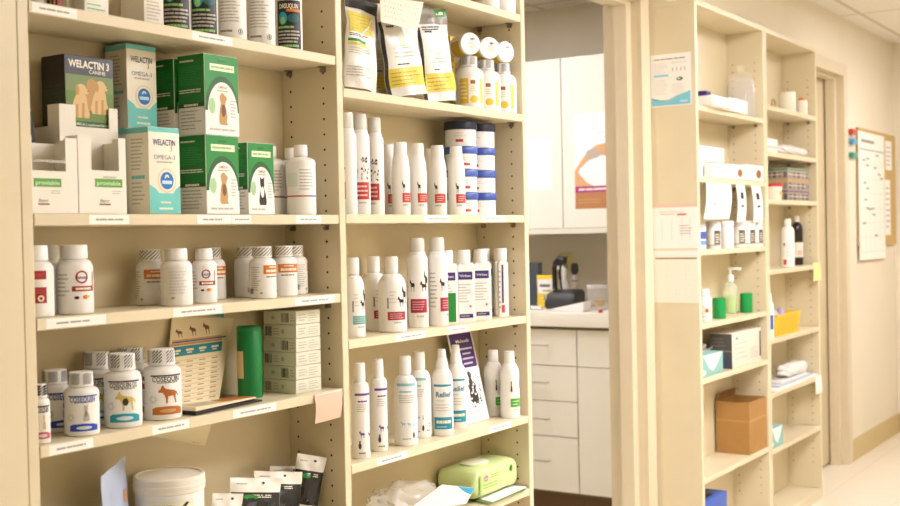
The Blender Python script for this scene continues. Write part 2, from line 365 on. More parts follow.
# ---- top shelf (cut off by the picture's upper edge)
def b_black(o, r, h):
    bottle(o, r, h, .72, .86, .74); s = r*1.02; p = Print(o, cyl(r), 'label', .006)
    p.rect(-s, .004, s, h*.70, BLK, 0); p.text('DASUQUIN', 0, h*.62, .013, OFFW, 2, .02, 1.5*r); p.rect(-.2*r, h*.54, s, h*.58, ORG, 1)
    p.ell(-.5*r, h*.45, .35*r, h*.09, TEAL, 1); p.ell(-.5*r, h*.42, .2*r, h*.05, LGREEN, 2); p.ell(.35*r, h*.45, .5*r, h*.06, M('#1E5A5A', .5), 1)
    p.lines(-.95*r, .95*r, h*.30, h*.35, 1, LGREEN, 1, .6); p.lines(-.95*r, .95*r, h*.10, h*.29, 4, LGREY, 1, .5, .2); p.lines(-.8*r, .9*r, h*.045, h*.085, 1, LGREEN, 1, .8); p.done()
def b_plainy(o, r, h):
    bottle(o, r, h, .72, .86, .74); p = Print(o, cyl(r), 'label', .006)
    p.rect(-1.5*r, h*.62, 1.5*r, h*.655, YEL, 1); p.rect(-1.5*r, h*.675, 1.5*r, h*.69, ORG, 1); p.lines(-.9*r, .8*r, h*.2, h*.6, 11, LGREY); p.lines(-.9*r, .1*r, h*.09, h*.12, 1, GREY, 1, .8)
    p.ring(.6*r, h*.10, .2*r, .15*r, GREY); p.shape(DOG_SIT, .5*r, h*.085, .2*r, h*.035, INK); p.done()
K = 'joint_jar'
Y = .05
put(K, 'black-labelled white jar cut off by the picture top, left of its twin', 'jar', 160, 190, -46, Y, S1, 8, 'black-labelled jars on the top shelf', 'supplement_jar', b_black)
put(K, 'black-labelled white jar cut off by the picture top, between two white-labelled and black-labelled ones', 'jar', 188, 218, -46, Y-.004, S1, 6, 'black-labelled jars on the top shelf')
put(K, 'black-labelled white jar with its side turned, rightmost on the top left shelf', 'jar', 274.5, 303, -40, Y-.008, S1, 0, 'black-labelled jars on the top shelf')
put('plain_jar', 'white jar with grey small print, left of the yellow-banded jar on the top shelf', 'jar', 217, 246, -44, Y-.008, S1, 0, 'white-labelled jars on the top shelf', 'supplement_jar', b_plainy)
put('plain_jar', 'white jar with a yellow band, between two jars on the top left shelf', 'jar', 246.5, 275, -42, Y-.008, S1, 0, 'white-labelled jars on the top shelf')
def simple_jar(o, r, h):
    bottle(o, r, h, .74, .84, .74)
put('small_white', 'plain white round jar at the left end of the top shelf', 'jar', 31, 46, -60, .05, S1, 0, None, 'supplement_jar', simple_jar)
def b_brown(o, r, h):
    bottle(o, r, h, .6, .82, .7, M('#3A1E0C', .25)); p = Print(o, cyl(r), 'label', .006); p.rect(-.6*r, h*.03, 1.5*r, h*.6, TAN, 0); p.rect(.4*r, h*.03, 1.0*r, h*.6, RED, 1); p.done()
put('brown', 'small brown bottle with a red-striped tan label on the top shelf', 'bottle', 46, 61.5, -52, .034, S1, 0, None, 'medicine_bottle', b_brown)
o, w, dp, h = boxthing('medicine_carton', 'narrow white carton beside the brown bottle on the top shelf', 'box', 63, 66.5, 75, -50, .06, S1, WHT2, depth=.05); Print(o, FRONT(0, 0, 0)).lines(.006, w-.006, .005, h*.6, 12, LGREY).done()
o, w, dp, h = boxthing('medicine_carton', 'white carton with a pink heart and green text on the top shelf', 'box', 82, 84, 108, -48, .03, S1, WHT, depth=.06)
Print(o, FRONT(0, 0, 0)).ell(w*.45, .035, .007, .007, PINK).lines(w*.1, w*.9, .008, .022, 2, LGREEN).rect(w*.1, .05, w*.9, .056, PINK).done()
o, w, dp, h = boxthing('medicine_carton', 'plain white carton left of the black-labelled jars on the top shelf', 'box', 141, 143.5, 163, -48, .03, S1, WHT2, depth=.06); Print(o, FRONT(0, 0, 0)).lines(.006, w-.006, .01, h*.5, 9, LGREY).done()
# ---- second shelf: cartons
def doggo(p, shape, u, v, w, h, m1, m2=None, lv=2, flip=False):
    q = [(1-x, y) for x, y in shape] if flip else shape
    p.shape(q, u, v, w, h, m1, lv)
    if m2: p.ell(u+w*.5, v+h*.45, w*.14, h*.2, m2, lv+1, 10)
def tray(label, pl, pr, pt, pcut, Y0, dep, mark, floor=None):
    P = at_y(pl, 213, Y0); Q = at_y(pr, 213, Y0); w = Q.x-P.x; h = at_y((pl+pr)/2, pt, Y0).z-S2; zc = at_y((pl+pr)/2, pcut, Y0).z-S2
    o = thing('display_tray', label, 'display tray', (P.x, Y0, S2)); t = .0022; e = w*(.27 if mark != 1 else .04); bm = bmesh.new()
    bx(bm, 0, w, 0, t, 0, zc); bx(bm, 0, e, 0, t, zc, h, 0); bx(bm, w-(w*.15 if mark != 1 else w*.25), w, 0, t, zc, h, 0)
    for q in (0, w-t): bx(bm, q, q+t, t, min(.03, dep), 0, h); bx(bm, q, q+t, min(.03, dep), dep, 0, max(zc, floor or 0) if not mark else h*.95)
    bx(bm, t, w-t, dep-t, dep, 0, h*.95 if mark else zc); bx(bm, t, w-t, t, dep-t, 0, t)
    if floor: bx(bm, t, w-t, t, dep-t, floor-t, floor)
    finish('carton', bm, CARD, o, smooth=0)
    if mark:
        p = Print(o, FRONT(0, 0, 0)); u0 = w*.06 if mark == 1 else w*.33
        p.lines(w*.1 if mark == 1 else w*.5, w*.8, h*.66 if mark == 1 else h*.46, h*.70 if mark == 1 else h*.49, 1, LGREY, 1, .8, .1)
        p.rect(u0, h*.345, u0+w*.58, h*.455, M('#5FA23E', .5), 1); p.text('proviable', u0+w*.29, h*.40, .010, M('#CFE6B0', .5), 2, .012, w*.5)
        p.lines(u0+w*.36, u0+w*.56, h*.25, h*.31, 2, LGREY); p.text('Bayer', u0+w*.20, h*.17, .0075, GREY, 2, .01, w*.2); p.rect(u0+w*.08, h*.11, u0+w*.32, h*.13, BROWN, 1); p.done()
    return o, P.x, w, dep, h
tray('white display tray with a green name bar, front left against the shelf end', 31.4, 78.5, 137, 171, .006, .055, 1)
tray('white tray with a green name bar, between its twin and the turquoise carton', 79.5, 127, 137, 170.5, .006, .055, 2)
zb = .155
o, tx, tw, td, th = tray('plain white display tray holding the black carton with three dogs', 61.8, 120, 106.5, 127.5, .066, .075, 0, at_y(90, 128, .07).z-S2)
zc = at_y(90, 128, .07).z+.0005
o, w, dp, h = boxthing('dog_supplement_carton', 'black and green carton with three golden dogs, standing in a white tray', 'box', 47, 65, 113.5, 53.5, .072, zc, BLK, depth=.060)
p = Print(o, FRONT(0, 0, 0)); p.rect(.001, .001, w-.001, h*.73, GRASS, 0); p.rect(.001, h*.5, w-.001, h*.73, M('#7F9460', .6), 0)
p.rect(w*.05, .002, w*.98, h*.085, DGREEN, 1); p.text('OMEGA-3 supplement for Dogs', w*.55, h*.045, .006, OFFW, 2, .01, w*.75)
p.text('WELACTIN 3', w*.5, h*.885, .017, OFFW, 2, .035, w*.84); p.text('CANINE', w*.66, h*.79, .009, OFFW, 2, .01, w*.34)
for uu, vv, sc_, c1, c2 in ((.52, .24, 1.0, COAT2, TAN), (.70, .20, 1.05, COAT, COAT2), (.30, .13, 1.05, COAT, COAT2)):
    L_ = lambda q: [(w*(uu+sc_*x), h*(vv+sc_*y)) for x, y in q]
    p.poly(L_([(-.15, 0), (.16, 0), (.18, .05), (.14, .16), (.12, .28), (.08, .34), (-.06, .34), (-.13, .22), (-.18, .08)]), c1)
    p.poly(L_([(.02, 0), (.07, 0), (.08, .2), (.03, .2)]), c2); p.poly(L_([(-.10, 0), (-.05, 0), (-.04, .18), (-.09, .18)]), c2)
    p.ell(w*(uu+.02*sc_), h*(vv+.38*sc_), w*.105*sc_, h*.075*sc_, c1, 1, 14); p.ell(w*(uu+.11*sc_), h*(vv+.355*sc_), w*.06*sc_, h*.038*sc_, c1, 1, 10); p.ell(w*(uu-.05*sc_), h*(vv+.36*sc_), w*.035*sc_, h*.065*sc_, c2, 1, 10); p.ell(w*(uu+.155*sc_), h*(vv+.365*sc_), w*.018, h*.012, BROWN, 1, 8)
p.done()
p = Print(o, SIDE(0, dp, 0), 'side_label'); p.rect(0, .001, dp-.001, h*.5, M('#26331C', .5), 0); p.lines(.006, dp-.006, h*.1, h*.6, 9, M('#3A4030', .6)); p.done()
bm = box(-.0045, .0045, 0, .05, 0, .165, .0012); bmesh.ops.rotate(bm, verts=bm.verts, cent=(0, 0, 0), matrix=Matrix.Rotation(math.radians(-7), 3, 'Y'))
P = at_y(42, 138, .075); o = finish('leaflet_pack', bm, M('#1E120A', .5), None, (P.x, .078, S2+.0035), 0); tag(o, 'slim dark brown leaflet pack leaning behind the front left tray', 'leaflet')
pp = Print(o, plane((-.0052, .05, 0), (0, -1, 0), (-.1219, 0, .9925)), 'cover_print'); pp.rect(.002, .115, .048, .164, MAROON, 1); pp.rect(.028, .055, .044, .068, GOLD, 1); pp.done()
def omega(label, pxs, pxe, pxr, pyt, Y0, z0, h=None, depth=None):
    o, w, dp, h = boxthing('omega_carton', label, 'box', pxs, pxe, pxr, pyt, Y0, z0, OFFW, 'turquoise and cream omega cartons', h=h, depth=depth)
    p = Print(o, FRONT(0, 0, 0)); e = .0008
    p.rect(e, h*.94, w-e, h-e, AQUA, 0); p.rect(e, e, w-e, h*.24, AQUA, 0)
    p.poly([(e, h*.24), (w*.3, h*.24), (w*.2, h*.29), (e, h*.335)], AQUA, 0); p.poly([(w-e, h*.335), (w*.85, h*.29), (w*.75, h*.24), (w-e, h*.24)], AQUA, 0)
    p.text('WELACTIN', w*.5, h*.825, .015, NAVY, 2, .012, w*.72); p.text('3', w*.72, h*.755, .012, GOLD, 2, .02, w*.07); p.text('OMEGA-3', w*.5, h*.655, .011, M('#4A5A66', .5), 2, 0, w*.68); p.lines(w*.24, w*.78, h*.585, h*.61, 1, LGREY, 1, .8, .1)
    p.ell(w*.56, h*.385, w*.30, w*.30, M('#E4CFA4', .5), 1); p.ell(w*.56, h*.385, w*.265, w*.265, OFFW, 2); p.ell(w*.56, h*.385, w*.215, w*.215, M('#1C72B8', .5), 3)
    p.ring(w*.56, h*.42, w*.07, w*.03, OFFW, 4, 10, 0, 200); p.rect(w*.40, h*.345, w*.72, h*.385, M('#BFDDEB', .5), 4)
    p.lines(w*.35, w*.68, h*.12, h*.145, 1, OFFW, 1, .8, 0); p.lines(w*.3, w*.75, h*.05, h*.075, 1, OFFW, 1, .8, 0); p.done()
    p = Print(o, SIDE(0, dp, 0), 'side_label'); p.rect(e, h*.93, dp-e, h-e, AQUA, 0); p.lines(dp*.25, dp*.8, h*.5, h*.88, 9, LGREY); p.lines(dp*.25, dp*.85, h*.40, h*.45, 1, AQUA, 1, .8, .1); p.lines(dp*.25, dp*.8, h*.1, h*.38, 6, LGREY); p.done()
    return o, w, dp, h
o, ow, od, oh = omega('turquoise and cream omega-3 carton, in front of the stacked pair', 126, 149, 180, 126, .008, S2)
_, _, _, h2 = omega('turquoise and cream omega-3 carton mostly hidden, underneath the topmost one', 104, 127, 156.5, 127, .083, S2, h=at_y(127, 127.5, .083).z-S2, depth=.057)
omega('turquoise and cream omega-3 carton, the topmost, just under the shelf', 104, 127, 156.5, 43, .083, S2+h2+.0004, depth=.057)
def fishoil(label, pxs, pxe, pxr, pyt, Y0, z0, sh, depth=None, h=None, c1=COAT2):
    o, w, dp, h = boxthing('green_carton', label, 'box', pxs, pxe, pxr, pyt, Y0, z0, WHT, 'green and white pet supplement cartons', h=h, depth=depth); e = .0008
    p = Print(o, FRONT(0, 0, 0)); p.rect(e, h*.30, w-e, h-e, GREEN, 0)
    A = [(w*.5+w*.5*math.cos(t), h*.30+h*.44*math.sin(t)) for t in [math.pi*i/20 for i in range(21)]]; p.poly(A, DGREEN, 1)
    A = [(w*.52+w*.44*math.cos(t), h*.285+h*.38*math.sin(t)) for t in [math.pi*i/20 for i in range(21)]]; p.poly(A, WHT, 2)
    p.rect(e, e, w-e, h*.30, WHT, 1); p.rect(w*.16, h*.80, w*.88, h*.885, OFFW, 1); p.lines(w*.2, w*.85, h*.825, h*.86, 1, LGREEN, 2, .8, .1); p.lines(w*.38, w*.62, h*.915, h*.935, 1, DGREEN, 1, .9, 0)
    p.text('OMEGA', w*.52, h*.60, .007, RED2, 3, .01, w*.26); p.lines(w*.36, w*.68, h*.545, h*.565, 1, LGREEN, 3, .8, 0)
    p.ell(w*.20, h*.36, w*.1, h*.1, M('#A8D09A', .5), 3, 14); doggo(p, sh, w*.30, h*.13, w*.46, h*.40, c1, WHT if sh is CAT_SIT else M('#7A5430', .6), 4); p.lines(w*.74, w*.92, h*.22, h*.46, 6, LGREY, 3); p.lines(w*.12, w*.9, h*.05, h*.09, 1, LGREY, 2, .6); p.done()
    p = Print(o, SIDE(0, dp, 0), 'side_label'); p.rect(e, h*.36, dp-e, h-e, M('#157A2C', .45), 0); p.rect(e, h*.345, dp-e, h*.40, DGREEN, 1); p.lines(dp*.22, dp*.75, h*.355, h*.39, 1, OFFW, 2, .8, 0)
    p.lines(dp*.08, dp*.62, h*.91, h*.935, 1, OFFW, 1, .8, 0); p.lines(dp*.08, dp*.95, h*.62, h*.86, 8, M('#2F9A48', .5)); p.lines(dp*.06, dp*.92, h*.52, h*.575, 2, OFFW, 1, .5, .1); p.lines(dp*.1, dp*.9, h*.06, h*.32, 6, LGREY); p.done()
    return o, w, dp, h
gh = at_y(206, 134.3, .006).z-S2
o, gw, gd, _ = fishoil('green dog carton, lower one of the front stack', 178.5, 206, 239, 0, .006, S2, DOG_SIT, h=gh, depth=.068)
fishoil('green dog carton, upper one of the front stack, nearest the shelf above', 176.5, 204.6, 238.4, 52.8, .006, S2+gh+.0004, DOG_SIT, depth=.068)
gx = o.location.x
for nm, zz in (('lower', 0), ('upper', 1)):
    q, _, _, _ = fishoil('shaded green carton behind the front green stack, the %s of the two behind' % nm, 150, 176, 205, 0, .0785, S2+zz*(gh+.0004), DOG_SIT, h=gh-.001, depth=.068); q.location.x = gx-.004
fishoil('small green carton with a black and white cat, right of the dog cartons', 239.8, 247.8, 274, 142, .006, S2, CAT_SIT, depth=.05, c1=CHAR)
def b_band(o, r, h):
    bottle(o, r, h, .48, .84, .74); p = Print(o, cyl(r), 'label', .006)
    p.rect(-1.6*r, h*.255, .55*r, h*.275, RED2, 1); p.rect(.55*r, h*.255, 1.5*r, h*.275, BLUE, 1); p.lines(-.2*r, .9*r, h*.34, h*.66, 7, LGREY); p.rect(-1.1*r, h*.40, -.35*r, h*.60, M('#DFE8DC', .5), 1); p.ell(.05*r, h*.265, .1*r, .1*r, LGREY, 2, 10); p.done()
put('bandb', 'white bottle with a red and blue stripe, front one at the right end', 'bottle', 286.5, 315.8, 145.3, .036, S2, 5, 'white red-striped bottles beside the cartons', 'medicine_bottle', b_band)
put('bandb', 'white bottle with a red stripe, second one behind the front striped bottle', 'bottle', 281, 303, 147.5, .100, S2, -4, 'white red-striped bottles beside the cartons')
put('bandb', 'white bottle with a red stripe, mostly hidden behind the small cat carton', 'bottle', 259, 281.5, 147, .100, S2, 6, 'white red-striped bottles beside the cartons')
# ---- third shelf: round supplement bottles
def stripes_cap(o, r, h, cr, cz, m):
    p = Print([c for c in o.children if c.name.startswith('cap')][0], cyl(r*cr+.0007), 'seal_print', .005); n = 15; q = r*cr; pz = (1-cz)*h
    for i in range(n):
        a = -math.pi*q+2*math.pi*q*i/n; p.poly([(a, cz*h+pz*.14), (a+.0034, cz*h+pz*.14), (a+.0034+pz*.9, cz*h+pz*.9), (a+pz*.9, cz*h+pz*.9)], m, 0)
    p.done()
def b_oral(o, r, h):
    bottle(o, r, h, .70, .79, .64, cap_in=.985); stripes_cap(o, r, h, .70, .79, M('#A2977A', .6)); p = Print(o, cyl(r), 'label', .005)
    p.rect(-.55*r, h*.47, 1.3*r, h*.64, ORG, 1); p.lines(-.35*r, 1.1*r, h*.50, h*.56, 1, OFFW, 2, .8, .1); p.lines(-.1*r, .7*r, h*.585, h*.62, 1, OFFW, 2, .7, 0)
    p.lines(-.35*r, 1.0*r, h*.40, h*.44, 1, GREY, 1, .7, .2); p.lines(-1.6*r, -.75*r, h*.15, h*.62, 11, LGREY); p.ell(-.75*r, h*.11, .11*r, .07*r, M('#A8A82E', .5), 1, 10); p.bars(-1.75*r, -1.35*r, h*.1, h*.2, INK); p.done()
G = 'orange-banded white bottles on the third shelf'
put('oral', 'orange-banded white bottle with striped cap, second from the left in the group of four', 'bottle', 248.7, 276.2, 246.5, .040, S3, 36, G, 'supplement_bottle', b_oral)
put('oral', 'white striped-cap bottle turned away, leftmost in the group of four by the shelf end', 'bottle', 234.7, 260, 247, .108, S3, 100, G)
put('oral', 'orange-banded white bottle facing out, third in the group of four by the shelf end', 'bottle', 272, 296, 246, .060, S3, 6, G)
put('oral', 'white striped-cap bottle turned away, rightmost in the group of four by the shelf end', 'bottle', 283.5, 306, 245, .084, S3, 100, G)
put('oral', 'orange-banded striped-cap bottle behind the plain white bottle, left of the middle group', 'bottle', 138.7, 163, 249, .108, S3, 4, G)
put('oral', 'orange-banded striped-cap bottle half hidden behind the small red-ringed bottle', 'bottle', 200.5, 223.5, 248, .118, S3, 10, G)
def b_blank(o, r, h):
    bottle(o, r, h, .72, .80, .66); p = Print(o, cyl(r), 'label', .005); p.lines(-.5*r, .75*r, h*.2, h*.62, 8, M('#D8D2C4', .6)); p.ell(-.25*r, h*.14, .14*r, .07*r, M('#B8B04A', .5), 1, 10); p.done()
put('blank', 'white bottle with faint print and smooth cap, front of the middle group', 'bottle', 160.3, 192.5, 248.5, .040, S3, 0, None, 'supplement_bottle', b_blank)
def ring_label(o, r, h, k=1.):
    p = Print(o, cyl(r), 'label', .005); R = .36*r
    p.ring(0, h*.535, R, R*.74, RED, 1, 24); p.text('denosyl', 0, h*.535, .008, VIO, 2, .01, R*1.75); p.rect(-.55*r, h*.33, .75*r, h*.405, RED, 1); p.lines(-.35*r, .6*r, h*.345, h*.39, 1, OFFW, 2, .7, 0)
    p.ell(-.3*r, h*.24, .14*r, .09*r, MAROON, 1, 10); p.ell(.2*r, h*.245, .18*r, .12*r, ORG, 1, 10); p.ell(.35*r, h*.25, .12*r, .08*r, YEL, 2, 10); p.lines(-1.5*r, -.65*r, h*.25, h*.6, 6, LGREY); p.rect(.72*r, h*.33, .80*r, h*.6, RED, 1); p.done()
def b_ring(o, r, h): bottle(o, r, h, .73, .80, .64); ring_label(o, r, h)
def b_ring2(o, r, h): bottle(o, r, h, .70, .80, .66, M('#F4F1EA', .35)); ring_label(o, r, h)
put('ring', 'large white bottle with a red ring emblem, right of the red-squared bottle', 'bottle', 56, 93.5, 244.8, .042, S3, 22, None, 'supplement_bottle', b_ring)
put('ring2', 'small white bottle with a red ring emblem and red bar in the middle group', 'bottle', 191.5, 217, 248.5, .046, S3, 8, None, 'supplement_bottle', b_ring2)
def b_sq(o, r, h):
    bottle(o, r, h, .72, .79, .66); p = Print(o, cyl(r), 'label', .005)
    p.rect(-.6*r, h*.53, .45*r, h*.65, RED, 1); p.lines(-.4*r, .4*r, h*.56, h*.62, 2, PINK, 2); p.rect(-.6*r, h*.20, .45*r, h*.42, RED, 1); p.ring(.1*r, h*.265, .19*r, .1*r, OFFW, 2, 14); p.lines(-.4*r, .4*r, h*.33, h*.40, 2, PINK, 2); p.done()
put('sq', 'white bottle with two red label squares, half hidden by the left upright', 'bottle', 18.5, 54, 245.5, .038, S3, 8, 'red-squared white bottles', 'supplement_bottle', b_sq)
put('sq', 'red-squared white bottle squeezed behind the two front bottles at the left', 'bottle', 33, 63, 246, .112, S3, 62, 'red-squared white bottles')
# ---- fourth shelf: joint supplement bottles
def cap_dash(o, r, h, cr, cz):
    p = Print([c for c in o.children if c.name.startswith('cap')][0], cyl(r*cr+.0006), 'seal_print', .005); q = r*cr; pz = (1-cz)*h
    for g in range(6):
        for row in range(4):
            for c in range(3):
                u = -math.pi*q+2*math.pi*q*(g+.1+.24*c)/6; v = cz*h+pz*(.14+.2*row); p.poly([(u, v), (u+.0050, v+pz*.17), (u+.0050, v+pz*.25), (u, v+pz*.08)], CHAR, 0)
    p.done()
def cos_bottle(shape, c1, c2, oval, ink, title='COSEQUIN'):
    def f(o, r, h):
        bottle(o, r, h, .71, .775, .66); cap_dash(o, r, h, .71, .775); p = Print(o, cyl(r), 'label', .005)
        p.rect(-.85*r, h*.625, .95*r, h*.645, ink, 1); p.text(title, 0, h*.585, .0125, ink, 2, .015, 1.5*r); p.lines(-.5*r, .65*r, h*.525, h*.545, 1, GREY, 1, .7, 0)
        w = 1.15*r if shape is DOG_STAND else .62*r
        doggo(p, shape, -w*.42 if shape is DOG_STAND else -.15*r, h*.24, w, h*.26, c1, c2, 2)
        for k in range(6): a = k*math.pi/3; p.ring(-.72*r+.16*r*math.cos(a), h*.30+.16*r*math.sin(a), .07*r, .045*r, LGREY, 1, 8)
        A = [(-.78*r, h*.165), (-.6*r, h*.19), (0, h*.20), (.6*r, h*.19), (.9*r, h*.165), (.9*r, h*.08), (-.78*r, h*.08)]; p.poly(A, oval, 1); p.ell(.05*r, h*.135, .45*r, h*.028, M('#CFE0E4', .5) if oval is not BRN2 else TAN, 2); 
        p.rect(-2.1*r, h*.56, -1.3*r, h*.62, oval, 1); p.rect(-2.1*r, h*.44, -1.3*r, h*.52, oval, 1); p.lines(-2.1*r, -1.2*r, h*.16, h*.42, 8, LGREY); p.bars(-1.85*r, -1.4*r, h*.10, h*.19, INK); p.done()
    return f
G = 'joint supplement bottles with dashed cap seals'
put('cosds', 'white joint supplement bottle with a standing shepherd dog and teal oval', 'bottle', 103.4, 142, 353, .040, S4, 2, G, 'supplement_bottle', cos_bottle(DOG_STAND, M('#D9BE6A', .6), CHAR, TEAL, CHAR, 'COSEQUIN DS'))
put('cosds', 'teal-labelled joint supplement bottle standing behind, left of the shepherd dog one', 'bottle', 80, 115, 347, .112, S4, -8, G)
put('cosds', 'teal-labelled joint supplement bottle showing only its cap between the two dog bottles', 'bottle', 115, 149, 346.5, .113, S4, -8, G)
put('cosmsm', 'white joint supplement bottle with a rust-coloured dog and orange oval', 'bottle', 142.5, 181.5, 348.5, .044, S4, 14, G, 'supplement_bottle', cos_bottle(DOG_STAND, BRN2, None, BRN2, CHAR))
put('coscat', 'squat joint supplement bottle with a grey cat and blue oval, in front', 'bottle', 63.5, 99.5, 371.5, .036, S4, 4, G, 'supplement_bottle', cos_bottle(CAT_SIT, M('#BDB8A8', .6), M('#8F897C', .6), M('#2348B8', .5), M('#3A4FA8', .5)))
put('coscat', 'squat blue-labelled joint supplement bottle behind the grey cat one', 'bottle', 38, 73, 369, .105, S4, 22, G)
put('cospink', 'small slim supplement bottle with a pink bottom band against the upright', 'bottle', 31.5, 50.3, 384, .028, S4, 8, None, 'supplement_bottle', cos_bottle(CAT_SIT, COAT, None, PINK, CHAR))
# leaning chart, booklets, green roll, cartons
bl, br, tr, tl = at_y(165, 399, .112), at_y(219, 391, .118), at_y(234, 318, .146), at_y(172, 317, .143)
bl.z = br.z = S4+.0015; _n = (br-bl).cross(tl-bl).normalized(); tr = tr-_n*(tr-bl).dot(_n)
bm = slab(bmesh.new(), (bl, br, tr, tl), .0016); o = finish('feeding_chart', bm, M('#EBDCB4', .6)); tag(o, 'leaning paper dosing chart with a teal header row and dog pictures', 'chart')
W, H = (br-bl).length, (tl-bl).length
ex = (br-bl).normalized(); ey = (tl-bl)-ex*((tl-bl).dot(ex)); p = Print(o, plane(bl, ex, ey), 'chart_print'); H = ey.length; sh = (tl-bl).dot(ex)
def sk(u, v): return (u*W+sh*v, v*H)
def skr(u0, v0, u1, v1, m, lv=1): p.poly([sk(u0, v0), sk(u1, v0), sk(u1, v1), sk(u0, v1)], m, lv)
skr(.03, .70, 1.06, .715, BLUE); skr(.03, .715, .97, .735, M('#D8A45E', .6)); skr(.02, .55, .99, .66, M('#2E93A0', .5)); skr(.0, .67, .98, .695, TAN)
for i in range(9): skr(.03, .50-i*.055, .96, .504-i*.055, TAN)
for i in range(4):
    for j in range(9): skr(.08+i*.24, .475-j*.055, .2+i*.24, .488-j*.055, M('#B8A070', .6))
    skr(.06+i*.24, .60, .20+i*.24, .625, OFFW, 2); skr(.08+i*.24, .575, .17+i*.24, .59, OFFW, 2)
for i in range(3): u, v = sk(.10+.26*i, .76); p.shape(DOG_STAND, u, v, W*.13, H*.10+.004*i, M('#8A5A34', .6))
p.poly([sk(.62, 1), sk(.98, 1), sk(1.0, .93), sk(.86, .955)], M('#4AA0B4', .5), 1); p.done()
for i, lab in enumerate(('dark folded booklet lying flat at the shelf front, beneath the cream one', 'cream and orange folded booklet lying on the dark booklet')):
    z = S4+.0006+i*.0075; A, B = at_z(196, 410, S4), at_z(262-6*i, 396, S4); A.y = .006; A.x = at_y(196, 409, .006).x; B.y = .022; B.x = at_y(262-6*i, 396, .022).x; e = (B-A).normalized(); nn = Vector((-e.y, e.x, 0)); W_ = (B-A).length
    bm = bmesh.new(); V = [(0, 0, 0), (1, 0, 0), (1, .030, 0), (0, .058, 0), (0, 0, .0068), (1, 0, .003), (1, .030, .003), (0, .058, .0068)]
    V = [bm.verts.new(A+e*(q[0]*W_)+nn*q[1]+Vector((0, 0, z-A.z+q[2]))) for q in V]
    for f in ((3, 2, 1, 0), (4, 5, 6, 7), (0, 1, 5, 4), (1, 2, 6, 5), (2, 3, 7, 6), (3, 0, 4, 7)): bm.faces.new([V[k] for k in f])
    bmesh.ops.subdivide_edges(bm, edges=bm.edges[:], cuts=1)
    o = finish('booklet', bm, [CHAR, M('#E6D6AE', .6)][i], smooth=0); tag(o, lab, 'booklet', 'booklets lying on the fourth shelf')
    t = V and Vector((0, 0, 1)); O = A+Vector((0, 0, z-A.z+.0069)); ex_ = e*W_+Vector((0, 0, -.0038))
    p = Print(o, plane(O, ex_, nn), 'cover_print')
    if i: p.poly([(W_*.5, .006), (W_*.99, .004), (W_*.99, .029), (W_*.5, .042)], BRN2, 0); p.lines(.01, W_*.45, .008, .042, 5, LGREY)
    else: p.rect(.004, .002, W_*.98, .0032, GREY, 0)
    p.done()
X, r, h = cdim(237, 262.3, 326, .088, S4)
o = thing('bag_dispenser', 'dark green cylinder standing before the leaning chart and white carton stack', 'dispenser', (X, .088, S4), facing(X, .085)+math.radians(-50))
finish('body', lathe(bmesh.new(), [(0, 0), (r*.96, 0), (r, .003), (r, h*.93), (r*.985, h*.935), (r*.985, h*.94), (r, h*.945), (r, h-.002), (r*.95, h), (r*.8, h-.003), (0, h-.003)]), M('#0A7A3A', .3), o)
sv = cyl(r+.0006); bm = bmesh.new()
for i in range(6):
    a, b = -.009+.003*i, -.006+.003*i; v = [sv(a, h*.28, 0), sv(b, h*.28, 0), sv(b, h*.66, 0), sv(a, h*.66, 0)]; v2 = [sv(a, h*.28, .0012), sv(b, h*.28, .0012), sv(b, h*.66, .0012), sv(a, h*.66, .0012)]
    V = [bm.verts.new(q) for q in v+v2]
    for f in ((4, 5, 6, 7), (3, 2, 1, 0), (0, 1, 5, 4), (2, 3, 7, 6), (1, 2, 6, 5), (3, 0, 4, 7)): bm.faces.new([V[k] for k in f])
finish('sticker', bm, M('#D9C08A', .6), o)
zt = at_y(295.8, 311, .030).z; n = 6; bh = (zt-S4)/n
for i in range(n):
    o, w, dp, h = boxthing('flat_carton', ['bottom carton', 'second carton from the bottom', 'third carton from the bottom', 'fourth carton from the bottom', 'fifth carton from the bottom', 'topmost carton'][i]+' in the stack of six flat white cartons', 'box', 264.5+.3*i, 296, 321.5-.3*i, 0, .030, S4+bh*i, M('#DDDCC4', .5), 'stack of six flat white cartons', h=bh-.0008, depth=.088)
    p = Print(o, FRONT(0, 0, 0)); p.lines(w*.1, w*.45, h*.2, h*.8, 3, LGREY); p.lines(w*.5, w*.9, h*.15, h*.85, 4, LGREY); p.done()
    p = Print(o, SIDE(0, dp, 0), 'side_label')
    if i % 2: p.bars(dp*.55, dp*.78, h*.15, h*.85, CHAR); p.ell(dp*.3, h*.5, .005, .004, LGREY); p.lines(dp*.82, dp*.97, h*.2, h*.8, 3, LGREY)
    else: p.bars(dp*.05, dp*.26, h*.15, h*.85, CHAR); p.ell(dp*.6, h*.5, .004, .005, LGREY); p.lines(dp*.3, dp*.5, h*.2, h*.8, 3, LGREY)
    p.done()
